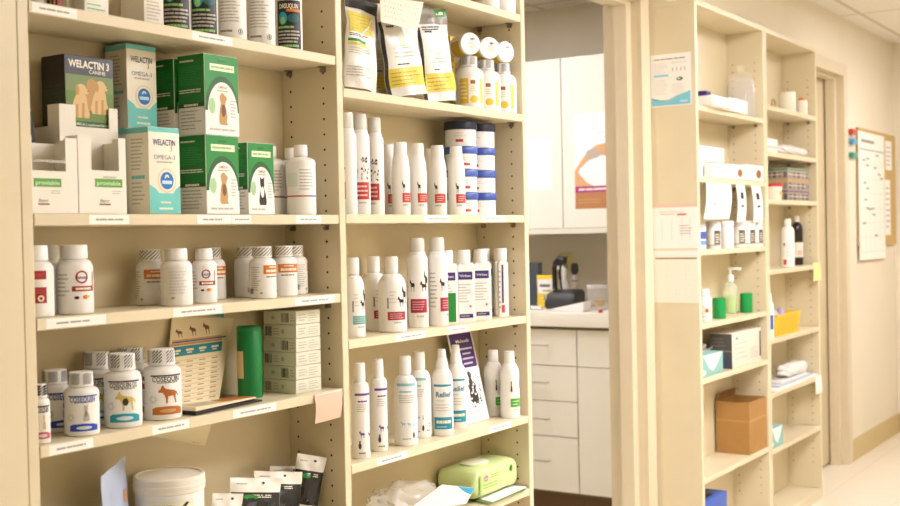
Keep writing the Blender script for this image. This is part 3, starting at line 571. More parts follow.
# hanging tag and card under the fourth shelf
P0, P1, P2, P3 = at_y(315, 424, -.012), at_y(340.5, 417, -.010), at_y(341, 389, -.0008), at_y(314, 395, -.0008)
o = finish('paper_tag', slab(bmesh.new(), (P0, P1, P2, P3), .0006, warp=lambda u, v: .004*math.sin(v*3)), M('#E9B79A', .7)); tag(o, 'pinkish paper tag hanging off the right end of the fourth shelf', 'tag')
ex = (P1-P0).normalized(); p = Print(o, plane(P3+Vector((0, -.0012, 0)), (P2-P3), Vector((0, -.02, 1))), 'tag_print'); w = (P2-P3).length; p.rect(.001, -.009, w-.001, -.001, WHT, 1); p.done()
z = S4-TH-.0016; P0, P1 = at_y(150, 431, .05), at_y(209, 427, .05)
E_ = at_z(211.5, 424, z); A, B = at_y(205, 446, .085), at_y(150, 436, .085)
o = finish('paper_card', slab(bmesh.new(), (B, A, E_, Vector((B.x, E_.y, z))), .0006), M('#E2D3A4', .7)); tag(o, 'cream printed card hanging down from under the fourth shelf', 'card')
ex = (A-B).normalized(); ey = E_-A; p = Print(o, plane(B, ex, ey), 'card_print'); L = (A-B).length; p.lines(.01, L-.006, .006, .05, 6, GREY, 1, .3); p.done()
# ---- bottom shelf of the left bay
def pouch_bm(w, h, t, bulge=1., seed=0, nx=14, ny=16, top=0.06):
    rr = random.Random(seed); ph = [rr.uniform(0, 6) for _ in range(6)]; bm = bmesh.new()
    def th(u, v):
        g = max(0, 1-((v-.0)/(1-top))**2.2) if v < 1-top else 0
        return t*.5*(max(0, 1-abs(2*u-1)**3.)*g**.7)+.0006
    def wob(u, v): return .0022*math.sin(7*v+ph[0]+3*u)*math.sin(9*u+ph[1])+.0012*math.sin(17*v+ph[2])*math.sin(13*u+ph[3])
    G = {}
    for s in (-1, 1):
        for i in range(nx+1):
            for j in range(ny+1):
                u, v = i/nx, j/ny; G[s, i, j] = bm.verts.new(((u-.5)*w*(1-.04*math.sin(v*3.1)), s*th(u, v)+wob(u, v)*bulge, v*h))
    for i in range(nx):
        for j in range(ny):
            bm.faces.new((G[-1, i, j], G[-1, i+1, j], G[-1, i+1, j+1], G[-1, i, j+1])); bm.faces.new((G[1, i, j], G[1, i, j+1], G[1, i+1, j+1], G[1, i+1, j]))
        bm.faces.new((G[-1, i, 0], G[1, i, 0], G[1, i+1, 0], G[-1, i+1, 0])); bm.faces.new((G[-1, i, ny], G[-1, i+1, ny], G[1, i+1, ny], G[1, i, ny]))
    for j in range(ny):
        bm.faces.new((G[-1, 0, j], G[-1, 0, j+1], G[1, 0, j+1], G[1, 0, j])); bm.faces.new((G[-1, nx, j], G[1, nx, j], G[1, nx, j+1], G[-1, nx, j+1]))
    def surf(u, v, h_):
        a = min(1, max(0, u/w+.5)); b = min(1, max(0, v/h)); return Vector((u*(1-.04*math.sin(b*3.1)), -th(a, b)+wob(a, b)*bulge-h_-.0008, v))
    return bm, surf
def pouch(label, P, w, h, t, rz, tilt, mats, draw, group=None, seed=0, roll=0., name='treat_pouch', bulge=1., cat='pouch'):
    P = Vector(P)+Vector((0, 0, w*.5*abs(math.sin(math.radians(roll)))+t*.5*abs(math.sin(math.radians(tilt)))+.0006))
    o = thing(name, label, cat, P, 0, group); o.rotation_euler = (math.radians(tilt), math.radians(roll), math.radians(rz))
    bm, sf = pouch_bm(w, h, t, bulge, seed); finish('bag', bm, mats, o, smooth=60)
    if draw: p = Print(o, sf, 'label', .008); p.vstep = .009; draw(p, w, h); p.done()
    return o
SILV = M('#AFBACE', .4)
P = at_y(122, 500, .06); o = pouch('silver-grey foil pouch standing turned at the left of the white tub', (1.346, .066, S5), .154, .838-S5, .02, 34, 0, SILV, lambda p, w, h: (p.rect(.030, h*.60, .05, h*.72, M('#C08A4A', .5), 1)), seed=3, roll=-2)
X, r, h = cdim(133.5, 206, 474, .068, S5)
o = thing('screw_lid_tub', 'big white tub with a screw lid on the bottom shelf', 'tub', (X+.005, .0735, S5), facing(X, .07)); r = .064
finish('body', lathe(bmesh.new(), [(0, 0), (r*.94, 0), (r*.96, .004), (r*.96, h*.8), (0, h*.8)], 48), WHT, o)
finish('lid', lathe(bmesh.new(), [(0, h*.80), (r*.98, h*.80), (r, h*.81), (r, h*.86), (r*1.012, h*.865), (r*1.012, h*.90), (r, h*.905), (r, h*.985), (r*.97, h), (r*.9, h), (r*.88, h-.002), (0, h-.002)], 48), WHT2, o)
p = Print(o, cyl(r*.965), 'label', .006); p.rect(-.04, h*.15, .045, h*.74, OFFW, 0); p.poly([(.012, h*.60), (.03, h*.71), (.036, h*.70), (.018, h*.58)], CHAR, 1); p.ell(.012, h*.60, .008, .008, ORG, 2, 12); p.lines(-.03, .01, h*.6, h*.7, 2, GREY); p.done()
DBL = M('#1A1812', .4)
def pk(p, w, h):
    p.rect(-w*.49, h*.04, w*.49, h*.70, DBL, 0); p.lines(-w*.1, w*.3, h*.58, h*.66, 2, OFFW, 1, .5, .1); p.ell(-w*.12, h*.60, w*.16, h*.05, GREEN, 1, 14); p.ell(w*.12, h*.9, .0035, .0025, CHAR, 1, 8); p.lines(-w*.4, -w*.12, h*.86, h*.9, 1, LGREY, 1, .7)
G = 'white-topped black treat pouches on the bottom shelf'
WTOP = M('#F0EADA', .4)
for i, (px, py, Y, w_, rz, tl_, lab) in enumerate(((220, 497, .030, .062, -22, -2, 'white-topped pouch right beside the tub, lowest and nearest'), (250, 484, .052, .115, -18, -5, 'white-topped black pouch, wide one second from the tub'), (273, 477, .085, .112, -20, -5, 'white-topped black pouch, third from the tub'), (284, 471, .115, .10, -16, -4, 'white-topped black pouch, fourth from the tub'), (300, 460, .074, .066, -32, -5, 'white-topped black pouch leaning at the shelf end, furthest from the tub'))):
    P = at_y(px, py, Y); pouch(lab, (P.x, Y-.005, S5), w_, top_of(px, py, Y)-S5, .022, rz, tl_, WTOP, pk, G, seed=10+i, roll=9 if i < 4 else 14)
# ================================================================= RIGHT BAY OF THE LEFT UNIT
BRED = M('#C03A2E', .5); BRED2 = M('#A8263A', .5); SEAL = M('#F5F2EC', .3); CLEARCAP = M('#F4F1E8', .2, alpha=.75); NAVYLID = M('#18203A', .35); BLID = M('#3450A0', .35); TEALB = M('#52B8B0', .5); PURP = M('#6A3E94', .5); PURP2 = M('#432A6E', .5)
LTEAL = M('#8CC4CC', .5); TEALR = M('#1E8FA4', .5); SILVW = M('#E9E6DC', .35); YELP = M('#E2CE4A', .5)
# ---- topmost visible shelf: two jars overhanging the edge
for a, b, lab in ((475, 499, 'white jar overhanging the top right shelf edge, left one of two'), (500, 522, 'white jar overhanging the top right shelf edge, against the upright')):
    o = put('ovjar', lab, 'jar', a, b, -60, .030, T1, 0, 'white jars on the top right shelf', 'supplement_jar', simple_jar)
    if a > 490: o.location.x = 2.656-max(v.co.x for v in o.children[0].data.vertices)
# ---- pouch shelf
def pouch_at(label, pxl, pxr, pyt, Y, z0, t, rz, tilt, mats, draw, seed, roll=0., group='white and yellow pet food pouches', name='food_pouch'):
    pm = (pxl+pxr)/2; X, r, h = cdim(pxl, pxr, pyt, Y, z0); return pouch(label, (X, Y, z0), 2.5*r, h/math.cos(math.radians(tilt)), t, rz, tilt, mats, draw, group, seed, roll, name, 1.9)
def bag_up(p, w, h):
    e = w*.5; p.rect(-e, h*.86, e, h, CHAR, 0); p.rect(e*.84, 0, e, h*.86, CHAR, 0); p.rect(-e*.92, h*.60, e*.62, h*.82, YELP, 1)
    for i in range(5): p.rect(-e*.8, h*(.635+.036*i), e*.5, h*(.640+.036*i), GOLD, 2)
    p.poly([(-e*.2, h*.61), (e*.55, h*.80), (e*.62, h*.80), (-e*.1, h*.61)], WHT, 3)
    p.lines(-e*.9, e*.2, h*.55, h*.585, 2, INK, 1, .4); p.rect(-e*.92, h*.495, e*.05, h*.525, GREEN, 1); p.rect(-e*.92, h*.455, e*.05, h*.485, YELP, 1); p.lines(-e*.9, e*.5, h*.36, h*.44, 3, LGREY); p.lines(-e*.9, e*.3, h*.12, h*.24, 4, LGREY)
def bag_dn(p, w, h):
    e = w*.5; p.rect(-e*.93, h*.10, e*.86, h*.30, YELP, 1)
    for i in range(4): p.lines(-e*.8, e*.6, h*(.12+.04*i), h*(.14+.04*i), 1, GOLD, 2, .6)
    p.lines(-e*.5, e*.2, h*.33, h*.345, 1, INK, 1, .9); p.lines(-e*.7, -e*.2, h*.735, h*.76, 1, INK, 1, .9); p.lines(-e*.6, e*.4, h*.50, h*.55, 2, LGREEN, 1, .3); p.lines(-e*.6, e*.5, h*.40, h*.48, 2, LGREY, 1, .3); p.rect(-e, 0, -e*.88, h*.8, CHAR, 0)
def bag_clr(p, w, h):
    bag_dn(p, w, h); e = w*.5; p.rect(-e, h*.83, e, h, M('#8E887A', .3), 1); p.rect(e*.2, h*.91, e*.92, h*.99, GREEN, 2); p.lines(e*.35, e*.75, h*.93, h*.97, 1, OFFW, 3, .8, 0); p.lines(-e*.8, e*.6, h*.76, h*.81, 2, INK, 1, .5)
PW = M('#EBE7DC', .22, bump=.5, scale=22)
pouch_at('upside-down pouch with a large yellow panel, leftmost of the pet food pouches', 340, 379, 0, .046, T2, .036, -4, -3, PW, bag_up, 31, 6)
pouch_at('narrow pouch with a yellow panel wedged between the two larger pouches', 366, 394, 20, .095, T2, .024, -14, -6, M('#DCD6C4', .35), bag_dn, 32, -4)
pouch_at('white pouch with a handwritten note stuck over its top, second from the left', 385, 429, 8, .042, T2, .036, -10, -2, PW, bag_dn, 33, -9)
pouch_at('white pouch with a clear top and green tag, rightmost of the pet food pouches', 420, 460, 13, .036, T2, .034, -6, -2, PW, bag_clr, 34, -7)
q = [at_y(381, 22, .008), at_y(418, 31, .006), at_y(424, 2, .012), at_y(380, -2, .012)]
o = finish('paper_note', slab(bmesh.new(), q, .0006, warp=lambda u, v: .002*math.sin(4*u)), M('#F0E2CC', .8)); tag(o, 'handwritten paper note hanging over the top of a white pouch', 'note')
ex = q[1]-q[0]; p = Print(o, plane(q[0]+Vector((0, -.004, 0)), ex, Vector((0, 0, 1))), 'handwriting'); L = ex.length
for i in range(4):
    u = .006
    while u < L*.9: 
        w_ = rnd.uniform(.003, .008); v = .012+.011*i; p.poly([(u, v), (u+w_, v+rnd.uniform(.001, .004)), (u+w_, v+.0056), (u+w_*.7, v+.0016)], INK, 1); u += w_+rnd.uniform(.003, .006)
p.done()
q = [at_y(418, 33, .070), at_y(430, 36, .064), at_y(429, 3, .075), at_y(415, 0, .078)]
o = finish('printed_leaflet', slab(bmesh.new(), q, .001), WHT); tag(o, 'leaflet with a black and green print behind the handwritten note', 'leaflet')
ex = (q[1]-q[0]); ey = q[3]-q[0]; p = Print(o, plane(q[0], ex, ey-ex*(ey.dot(ex)/ex.dot(ex))), 'print'); L = ex.length; p.rect(.002, .012, L, .024, CHAR, 1); p.lines(.004, L*.9, .014, .022, 2, OFFW, 2); p.rect(L*.5, .032, L, .05, GREEN, 1); p.done()
def b_jug(o, r, h):
    bottle(o, r, h, .60, .80, .62); cap_dash(o, r, h, .60, .80); p = Print(o, cyl(r), 'label', .006)
    p.rect(-.75*r, h*.08, -.1*r, h*.56, YEL, 1); p.lines(-.7*r, -.15*r, h*.15, h*.5, 5, OFFW, 2); p.rect(.05*r, h*.45, .4*r, h*.52, BROWN, 1); p.lines(.05*r, .5*r, h*.30, h*.42, 3, YELP); p.ell(.3*r, h*.16, .3*r, h*.07, YEL, 1, 12); p.rect(.8*r, h*.08, 1.1*r, h*.56, YELP, 1); p.done()
G = 'white and yellow bottles right of the pouches'
JD = None
X_, r_, h_ = cdim(456, 483, 57, .036, T2)
put('jug', 'white bottle with a yellow label panel, lower row, left one', 'bottle', 455, 483.5, 57, .034, T2, 2, G, 'medicine_bottle', b_jug)
put('jug', 'white bottle with a yellow label panel, lower row, middle one', 'bottle', 473, 500, 57, .034, T2, -6, G)
put('jug', 'white bottle with a yellow label panel, lower row, nearest the upright', 'bottle', 489.5, 516, 59, .036, T2, -12, G)
G = 'white bottles lying on the lower row of bottles'
ztop = T2+h_+.0008
for i, (pm, lab) in enumerate(((470, 'white bottle lying on its side, left one of three on top'), (489, 'white bottle lying on its side, middle one of three on top'), (505.5, 'white bottle lying on its side, the one nearest the upright'))):
    if i == 0:
        o = thing('medicine_bottle', lab, 'bottle', (0, 0, 0), 0, G); lr = .0275; bottle(o, lr, .088, .60, .86, .66)
        p = Print(o, lambda u, v, h: Vector((u, -v, -h)), 'label'); p.lines(-.004, .014, -.012, .008, 6, LGREY); p.bars(.0, .012, .009, .014, INK, n=8); p.done()
        p = Print(o, cyl(lr), 'side_label', .006); p.rect(-.08, .01, -.035, .055, YEL, 0); p.done(); first = o
    else: o = copy_tree(first); tag(o, lab, 'bottle', G)
    X = at_y(pm, 46, .02).x; o.location = (X-.004, .016, ztop+.0275); o.rotation_euler = (math.radians(-90), 0, math.radians((-30, -36, -18)[i]))
o, w, dp, h = boxthing('yellow_carton', 'yellow carton just showing behind the clear-topped pouch', 'box', 447, 451, 455, 36, .10, T2, M('#E3C23A', .5), depth=.045)
p = Print(o, FRONT(0, 0, 0)); p.lines(w*.1, w*.9, h*.3, h*.8, 6, GOLD); p.done()
# ---- shampoo and tub shelf
def b_foam(o, r, h):
    bottle(o, r, h, .74, .84, .76, pts=[(0, 0), (.93, 0), (1, .012), (1, .76), (.97, .785), (.88, .80), (.80, .812), (.80, .83)], body=SEAL, capm=CLEARCAP)
    finish('pump', lathe(bmesh.new(), [(0, h*.825), (r*.62, h*.825), (r*.62, h*.86), (r*.3, h*.87), (r*.3, h*.94), (r*.42, h*.945), (r*.42, h*.965), (0, h*.965)]), WHT, o)
def lab_spot(o, r, h, band, v0, v1):
    p = Print(o, cyl(r), 'label', .006); rr = random.Random(5)
    p.rect(-.85*r, h*v0, .95*r, h*v1, band, 1); p.lines(-.55*r, .8*r, h*(v0+.02), h*(v1-.02), 3, M('#E8C8C0', .5), 2, .4); p.lines(-.3*r, .7*r, h*(v0-.045), h*(v0-.02), 1, LGREY, 1, .7)
    for k in range(26): a = rr.uniform(0, 1); p.ell(r*(.05+.85*rr.random()), h*(v1+.03+.22*rr.random()), r*rr.uniform(.03, .10), h*rr.uniform(.006, .017), CHAR if k % 3 else BROWN, 1, 7)
    p.shape(HORSE, -.75*r, h*(v1+.03), .45*r, h*.15, LGREY, 1); p.lines(-1.5*r, -.9*r, h*.2, h*.6, 9, LGREY); p.done()
def b_foam1(o, r, h): b_foam(o, r, h); lab_spot(o, r, h, BRED, .15, .32)
G = 'tall white foam bottles with a spotted dog and red band'
put('foam1', 'tall foam bottle with a red band, the middle of three at the left end', 'bottle', 352, 370, 114.5, .036, T3, 0, G, 'shampoo_bottle', b_foam1)
put('foam1', 'tall foam bottle against the divider, half hidden, leftmost of three', 'bottle', 339, 356, 113.5, .036, T3, -70, G)
put('foam1', 'tall foam bottle with a big spotted dog, right one of three', 'bottle', 366.5, 384, 118, .060, T3, -30, G)
PROTO['foam1'].children[0]
def shamp(cr, cz, sz, draw, pts=None, body=None, ribs=0):
    def f(o, r, h):
        bottle(o, r, h, cr, cz, sz, pts=pts, body=body, ribs=ribs)
        if draw: p = Print(o, cyl(r), 'label', .005); draw(p, r, h); p.done()
    return f
def d_red(p, r, h):
    p.rect(-.45*r, h*.17, .9*r, h*.30, BRED, 1); p.lines(-.2*r, .7*r, h*.19, h*.28, 3, M('#E8B8A8', .5), 2, .4); p.shape(HORSE, -.5*r, h*.31, .4*r, h*.16, CHAR); p.lines(-.4*r, .5*r, h*.12, h*.15, 1, LGREY, 1, .8)
TAP = [(0, 0), (.93, 0), (1, .015), (1, .58), (.97, .66), (.90, .74), (.80, .80), (.74, .825), (.74, .86)]
sb = shamp(.74, .84, .6, d_red, TAP); G = 'small white shampoo bottles with a red label square'
put('redsh', 'small red-labelled shampoo bottle, second from the left of its row', 'bottle', 391.6, 410, 142.6, .045, T3, 34, G, 'shampoo_bottle', sb)
put('redsh', 'small shampoo bottle, leftmost of the red-labelled row beside the tall foam bottles', 'bottle', 380.5, 396.5, 144, .104, T3, 20, G)
put('redsh', 'small shampoo bottle, third from the left of the red-labelled row', 'bottle', 409, 426.5, 142.4, .038, T3, 24, G)
put('redsh', 'small shampoo bottle, fourth from the left of the red-labelled row', 'bottle', 428.8, 446.8, 143.6, .038, T3, 4, G)
put('redsh', 'small shampoo bottle in front of the blue-lidded tubs, rightmost of the red-labelled row', 'bottle', 448, 465, 145, .024, T3, 22, G)
put('redsh', 'small shampoo bottle at the back between the third and fourth red-labelled ones', 'bottle', 424, 440, 146, .112, T3, 60, G)
def b_tub(lid, lidf):
    def f(o, r, h):
        finish('tub', lathe(bmesh.new(), [(0, 0), (r*.90, 0), (r*.93, h*.03), (r*.93, h*lidf), (0, h*lidf)]), WHT, o)
        finish('lid', lathe(bmesh.new(), [(0, h*lidf), (r*.98, h*lidf), (r, h*(lidf+.02)), (r, h*.95), (r*.97, h*.99), (r*.92, h), (r*.86, h-.0008), (0, h-.0008)]), lid, o)
        p = Print(o, cyl(r*.932), 'label', .006); p.lines(-.4*r, .5*r, h*.36, h*.56, 2, M('#D8D4C6', .5)); p.rect(-.3*r, h*.16, .15*r, h*.27, BRED, 1); p.done()
    return f
X1, r1, _ = cdim(464.5, 497, 150, .070, T3); X0, _, _ = cdim(445.5, 477.5, 150, .072, T3)
hs = (at_y(481, 193, .04).z-T3); zz = T3
zs = [T3]
for py in (192.6, 170.2, 147.8): zs.append(at_y(481, py, .04).z)
ztop2 = at_y(470, 121, .04).z
for i in range(3):
    for j, X in enumerate((X0, X1)):
        o = thing('ointment_tub', 'white tub with a blue lid, %s, %s' % (('bottom row', 'second row up', 'third row up')[i], ('behind the red-labelled bottle', 'nearest the upright')[j]), 'tub', (X, .072, zs[i]), facing(X, .07)+math.radians(25 if j == 0 else -14), 'stacked white tubs with blue lids') if (i, j) == (0, 0) else copy_tree(tub0)
        if (i, j) == (0, 0): b_tub(BLID, .68)(o, r1, zs[1]-zs[0]-.0005); tub0 = o
        else:
            tag(o, 'white tub with a blue lid, %s, %s' % (('bottom row', 'second row up', 'third row up')[i], ('behind the red-labelled bottle', 'nearest the upright')[j]), 'tub', 'stacked white tubs with blue lids'); o.location = (X, .072, T3+(zs[1]-zs[0])*i); o.rotation_euler.z = facing(X, .07)+math.radians(25 if j == 0 else -14)
for j, X in enumerate((X0, X1)):
    if j == 0: o = thing('ointment_tub', 'white tub with a dark navy lid, left one of two on top of the stack', 'tub', (X, .072, T3+3*(zs[1]-zs[0])), facing(X, .07), 'tubs with dark navy lids'); b_tub(NAVYLID, .66)(o, r1, ztop2-T3-3*(zs[1]-zs[0])); t0 = o
    else: o = copy_tree(t0); tag(o, 'white tub with a dark navy lid, right one of two on top of the stack', 'tub', 'tubs with dark navy lids'); o.location.x = X; o.rotation_euler.z = facing(X, .07)-.35
# ---- horse shampoo and ear cleanser shelf
def d_horse(band):
    def f(p, r, h):
        p.rect(-.45*r, h*.165, .95*r, h*.275, band, 1); p.lines(-.3*r, .8*r, h*.18, h*.26, 3, M('#D8A8A8', .5), 2, .4); p.shape(HORSE, .25*r, h*.34, .55*r, h*.14, CHAR); p.shape(HORSE, .62*r, h*.36, .5*r, h*.26, CHAR, 3); p.rect(-.48*r, h*.32, -.36*r, h*.46, GREY, 1); p.lines(0, .8*r, h*.12, h*.145, 1, LGREY, 1, .8)
        p.lines(-.3*r, .2*r, h*.38, h*.56, 4, M('#DDD6C8', .5))
    return f
RND = dict(cr=.56, cz=.80, sz=.56)
G = 'round-shouldered white shampoo bottles, one with a teal and others with a red band'
put('horse_teal', 'white shampoo bottle with a teal band beside the divider', 'bottle', 342.5, 364.8, 257.7, .036, T4, 20, None, 'shampoo_bottle', shamp(.56, .79, .56, d_horse(TEALB)))
put('horse_red', 'white shampoo bottle with a crimson band and horse, in front', 'bottle', 378, 406.4, 256.6, .038, T4, 6, 'round shampoo bottles with a crimson band', 'shampoo_bottle', shamp(.46, .79, .56, d_horse(BRED2)))
put('horse_red', 'white shampoo bottle with a crimson band, behind between the teal-banded and front ones', 'bottle', 361, 387, 257, .112, T4, 24, 'round shampoo bottles with a crimson band')
def b_foam2(o, r, h):
    b_foam(o, r, h); p = Print(o, cyl(r), 'label', .006)
    p.rect(-.85*r, h*.165, .95*r, h*.32, BRED2, 1); p.lines(-.6*r, .8*r, h*.19, h*.30, 4, M('#D8A0A8', .5), 2, .4); p.shape(HORSE, -.9*r, h*.40, .6*r, h*.14, CHAR); p.shape(HORSE, .15*r, h*.40, .8*r, h*.12, CHAR); p.shape(HORSE, .6*r, h*.40, .55*r, h*.24, CHAR, 3); p.lines(-1.9*r, -1.1*r, h*.2, h*.62, 9, LGREY); p.lines(-.2*r, .8*r, h*.11, h*.14, 1, LGREY, 1, .8); p.done()
put('foam2', 'tall white foam bottle with a crimson band and running horses', 'bottle', 407.5, 428, 238, .060, T4, 2, 'tall foam bottles with a crimson band', 'shampoo_bottle', b_foam2)
put('foam2', 'tall white foam bottle turned so its crimson band shows only at the right', 'bottle', 427.3, 448, 236.5, .040, T4, 62, 'tall foam bottles with a crimson band')
def rbox(w, d, h, rad, seg=5, taper=1.):
    bm = box(-w/2, w/2, -d/2, d/2, 0, h)
    bmesh.ops.bevel(bm, geom=[e for e in bm.edges if abs(e.verts[0].co.z-e.verts[1].co.z) > h*.5], offset=rad, segments=seg, affect='EDGES')
    top = [e for e in bm.edges if all(v.co.z > h*.99 for v in e.verts)]; bmesh.ops.bevel(bm, geom=top, offset=rad*.55, segments=3, affect='EDGES')
    return bm
def virb(o, w, d, h, turned, green):
    finish('body', rbox(w, d, h*.82, .008), WHT, o, smooth=50); cr = .017
    finish('cap', lathe(bmesh.new(), [(0, h*.80), (cr*.9, h*.80), (cr*.9, h*.835), (cr, h*.835), (cr, h*.985), (cr*.94, h), (0, h)]), CAPW, o)
    def fr(u, v, h_): return Vector((u, -d/2-h_, v))
    def sd(u, v, h_): return Vector((-w/2-h_, -u, v))
    p = Print(o, fr, 'label')
    e = w/2-.008; p.rect(-e, h*.59, e, h*.70, VIO2, 1); p.text('Virbac', 0, h*.645, .009, OFFW, 2, .01, 1.6*e); p.lines(-e, e*.7, h*.27, h*.54, 7, LGREY); p.ell(e*.6, h*.22, .003, .003, PINK, 1, 8); p.rect(-e*.9, h*.06, e, h*.115, VIO2, 1); p.lines(-e*.7, e*.8, h*.075, h*.1, 1, LGREY, 2, .5)
    if green: p.rect(-e, h*.0+.004, e, h*.42, GREEN, 3)
    p.done(); p = Print(o, sd, 'side_label'); f = d/2-.007
    p.rect(-f*.2, h*.2, f*.25, h*.76, VIO2, 1); p.rect(-f*.3, h*.06, f*.5, h*.17, PINK, 1); p.lines(-f, -f*.4, h*.1, h*.7, 8, LGREY); p.done()
h = top_of(462, 250, .045)-T4; G = 'white ear cleanser bottles with violet print'; VZ = {}
for k, pm, Y, rz, lab in (('g', 446.5, .055, -40, 'ear cleanser bottle with a green lower label, half hidden by a foam bottle'), ('v', 464, .040, -44, 'flat white bottle with a violet name bar, front one of the violet-printed row'), ('v', 480.5, .043, -44, 'flat white bottle with a violet name bar, second of the violet-printed row'), ('v', 484, .104, -44, 'flat white bottle at the back of the violet-printed row, only its cap and edge showing'), ('v', 501, .056, 40, 'flat white bottle turned to show a long violet stripe, by the upright')):
    X = at_y(pm, 285, Y).x
    if k not in VZ:
        o = thing('ear_cleanser_bottle', lab, 'bottle', (X, Y, T4), math.radians(rz), G); virb(o, .052, .034, h, 0, k == 'g'); VZ[k] = o
    else: o = copy_tree(VZ[k]); tag(o, lab, 'bottle', G); o.location = (X, Y, T4); o.rotation_euler.z = math.radians(rz)
# ---- purple, teal and green label shelf
def d_purple(p, r, h):
    p.rect(-.75*r, h*.665, .95*r, h*.69, PURP, 1); p.lines(-.4*r, .75*r, h*.595, h*.615, 1, PURP, 1, .8, 0); p.lines(-.5*r, .8*r, h*.49, h*.58, 4, LGREY); p.shape(HORSE, -.35*r, h*.22, .7*r, h*.075, PURP); p.shape(DOG_STAND, .75*r, h*.22, .45*r, h*.055, PURP); p.ell(-.25*r, h*.135, .17*r, h*.035, M('#3A3346', .5), 1, 12); p.rect(-.34*r, h*.155, -.16*r, h*.19, M('#3A3346', .5), 1); p.lines(-.4*r, .5*r, h*.05, h*.07, 1, GREY, 1, .7); p.rect(1.3*r, h*.07, 1.6*r, h*.70, PURP2, 1); p.rect(.95*r, h*.665, 1.45*r, h*.69, PURP, 1)
SL = [(0, 0), (.94, 0), (1, .012), (1, .70), (.985, .735), (.92, .77), (.80, .79), (.66, .797), (.60, .80), (.60, .82)]
ps = shamp(.62, .80, .7, d_purple, SL)
put('purple', 'slim white bottle with purple print and horse, next to the divider', 'bottle', 351.6, 369.5, 363, .036, T5, 6, 'slim purple-printed bottles', 'shampoo_bottle', ps)
put('purple', 'slim white bottle with purple print, second from the divider', 'bottle', 369.8, 387.8, 361.8, .050, T5, 16, 'slim purple-printed bottles')
def d_ltl(p, r, h):
    p.rect(-.85*r, h*.675, 1.0*r, h*.705, LTEAL, 1); p.lines(-.6*r, .5*r, h*.60, h*.625, 1, LTEAL, 1, .8, 0); p.lines(-.65*r, .8*r, h*.48, h*.58, 4, LGREY); p.shape(HORSE, -.55*r, h*.22, .45*r, h*.06, LTEAL); p.shape(DOG_STAND, -.0*r, h*.22, .4*r, h*.05, LTEAL); p.shape(CAT_SIT, .5*r, h*.22, .25*r, h*.05, LTEAL); p.ell(.62*r, h*.12, .10*r, h*.035, CHAR, 1, 10); p.lines(-.4*r, .4*r, h*.075, h*.09, 1, GREY, 1, .7)
    p.ring(1.2*r, h*.15, .2*r, .15*r, CHAR, 1, 12, -90, 120); p.lines(.95*r, 1.4*r, h*.08, h*.1, 1, GREY, 1, .7)
put('ltl', 'round white bottle with a pale blue stripe, in front', 'bottle', 394, 417.3, 356, .040, T5, 4, 'round bottles with a pale blue stripe', 'shampoo_bottle', shamp(.52, .80, .66, d_ltl))
put('ltl', 'round white bottle with a pale blue stripe, behind and right of its twin', 'bottle', 408.5, 431.2, 354, .070, T5, -22, 'round bottles with a pale blue stripe')
put('ltl', 'round white bottle behind the two pale-blue-striped ones, only its cap showing', 'bottle', 412, 435, 351, .124, T5, 60, 'round bottles with a pale blue stripe') if False else None
def d_rel(p, r, h):
    p.rect(-.85*r, h*.575, 1.0*r, h*.60, TEALR, 1); p.text('Relief', .1*r, h*.485, .017, M('#4A8AA0', .5), 1, .03, 1.55*r); p.lines(-.6*r, .7*r, h*.40, h*.42, 1, LTEAL); p.lines(-.7*r, .8*r, h*.28, h*.38, 3, LGREY, 1, .25); p.rect(-.85*r, h*.08, 1.05*r, h*.22, TEALR, 1); p.lines(-.6*r, .85*r, h*.14, h*.19, 1, OFFW, 2, .7, 0); p.lines(-.6*r, .4*r, h*.095, h*.12, 1, LTEAL, 2, .7, 0)
def b_rel(o, r, h):
    bottle(o, r, h, .42, .90, .66, pts=[(0, 0), (.94, 0), (1, .012), (1, .62), (.96, .68), (.84, .73), (.66, .765), (.60, .78), (.60, .80)], cap_in=.9)
    finish('nozzle', lathe(bmesh.new(), [(0, h*.785), (r*.60, h*.785), (r*.62, h*.80), (r*.52, h*.86), (r*.42, h*.905), (0, h*.905)]), CAPW, o)
    p = Print(o, cyl(r), 'label', .005); d_rel(p, r, h); p.done()
put('relief', 'white bottle with teal lettering and a nozzle cap, front left of the pair', 'bottle', 431.8, 453, 349, .038, T5, -2, 'teal-lettered nozzle bottles', 'spray_bottle', b_rel)
put('relief', 'white bottle with teal lettering and a nozzle cap, right one before the leaning brochure', 'bottle', 446.5, 466, 348, .066, T5, 2, 'teal-lettered nozzle bottles')
def brochure(label, bl, br, tl, tr, y0, y1, draw, mats=PAPER, group='leaning brochures', t=.0025):
    a, b = at_y(*bl, y0), at_y(*br, y0); a.z = b.z = T5+.0006+t*.3; c = at_y(*tl, y1); ex = (b-a).normalized(); W = (b-a).length; ey = c-a; H = (ey-ex*ey.dot(ex)).length; sh = ey.dot(ex)
    d = b+ey; o = finish('brochure', slab(bmesh.new(), (a, b, d, c), t), mats); tag(o, label, 'brochure', group)
    p = Print(o, plane(a, ex, ey-ex*ey.dot(ex)), 'cover_print')
    draw(p, W, H, lambda u, v: (u*W+sh*v, v*H)); p.done(); return o
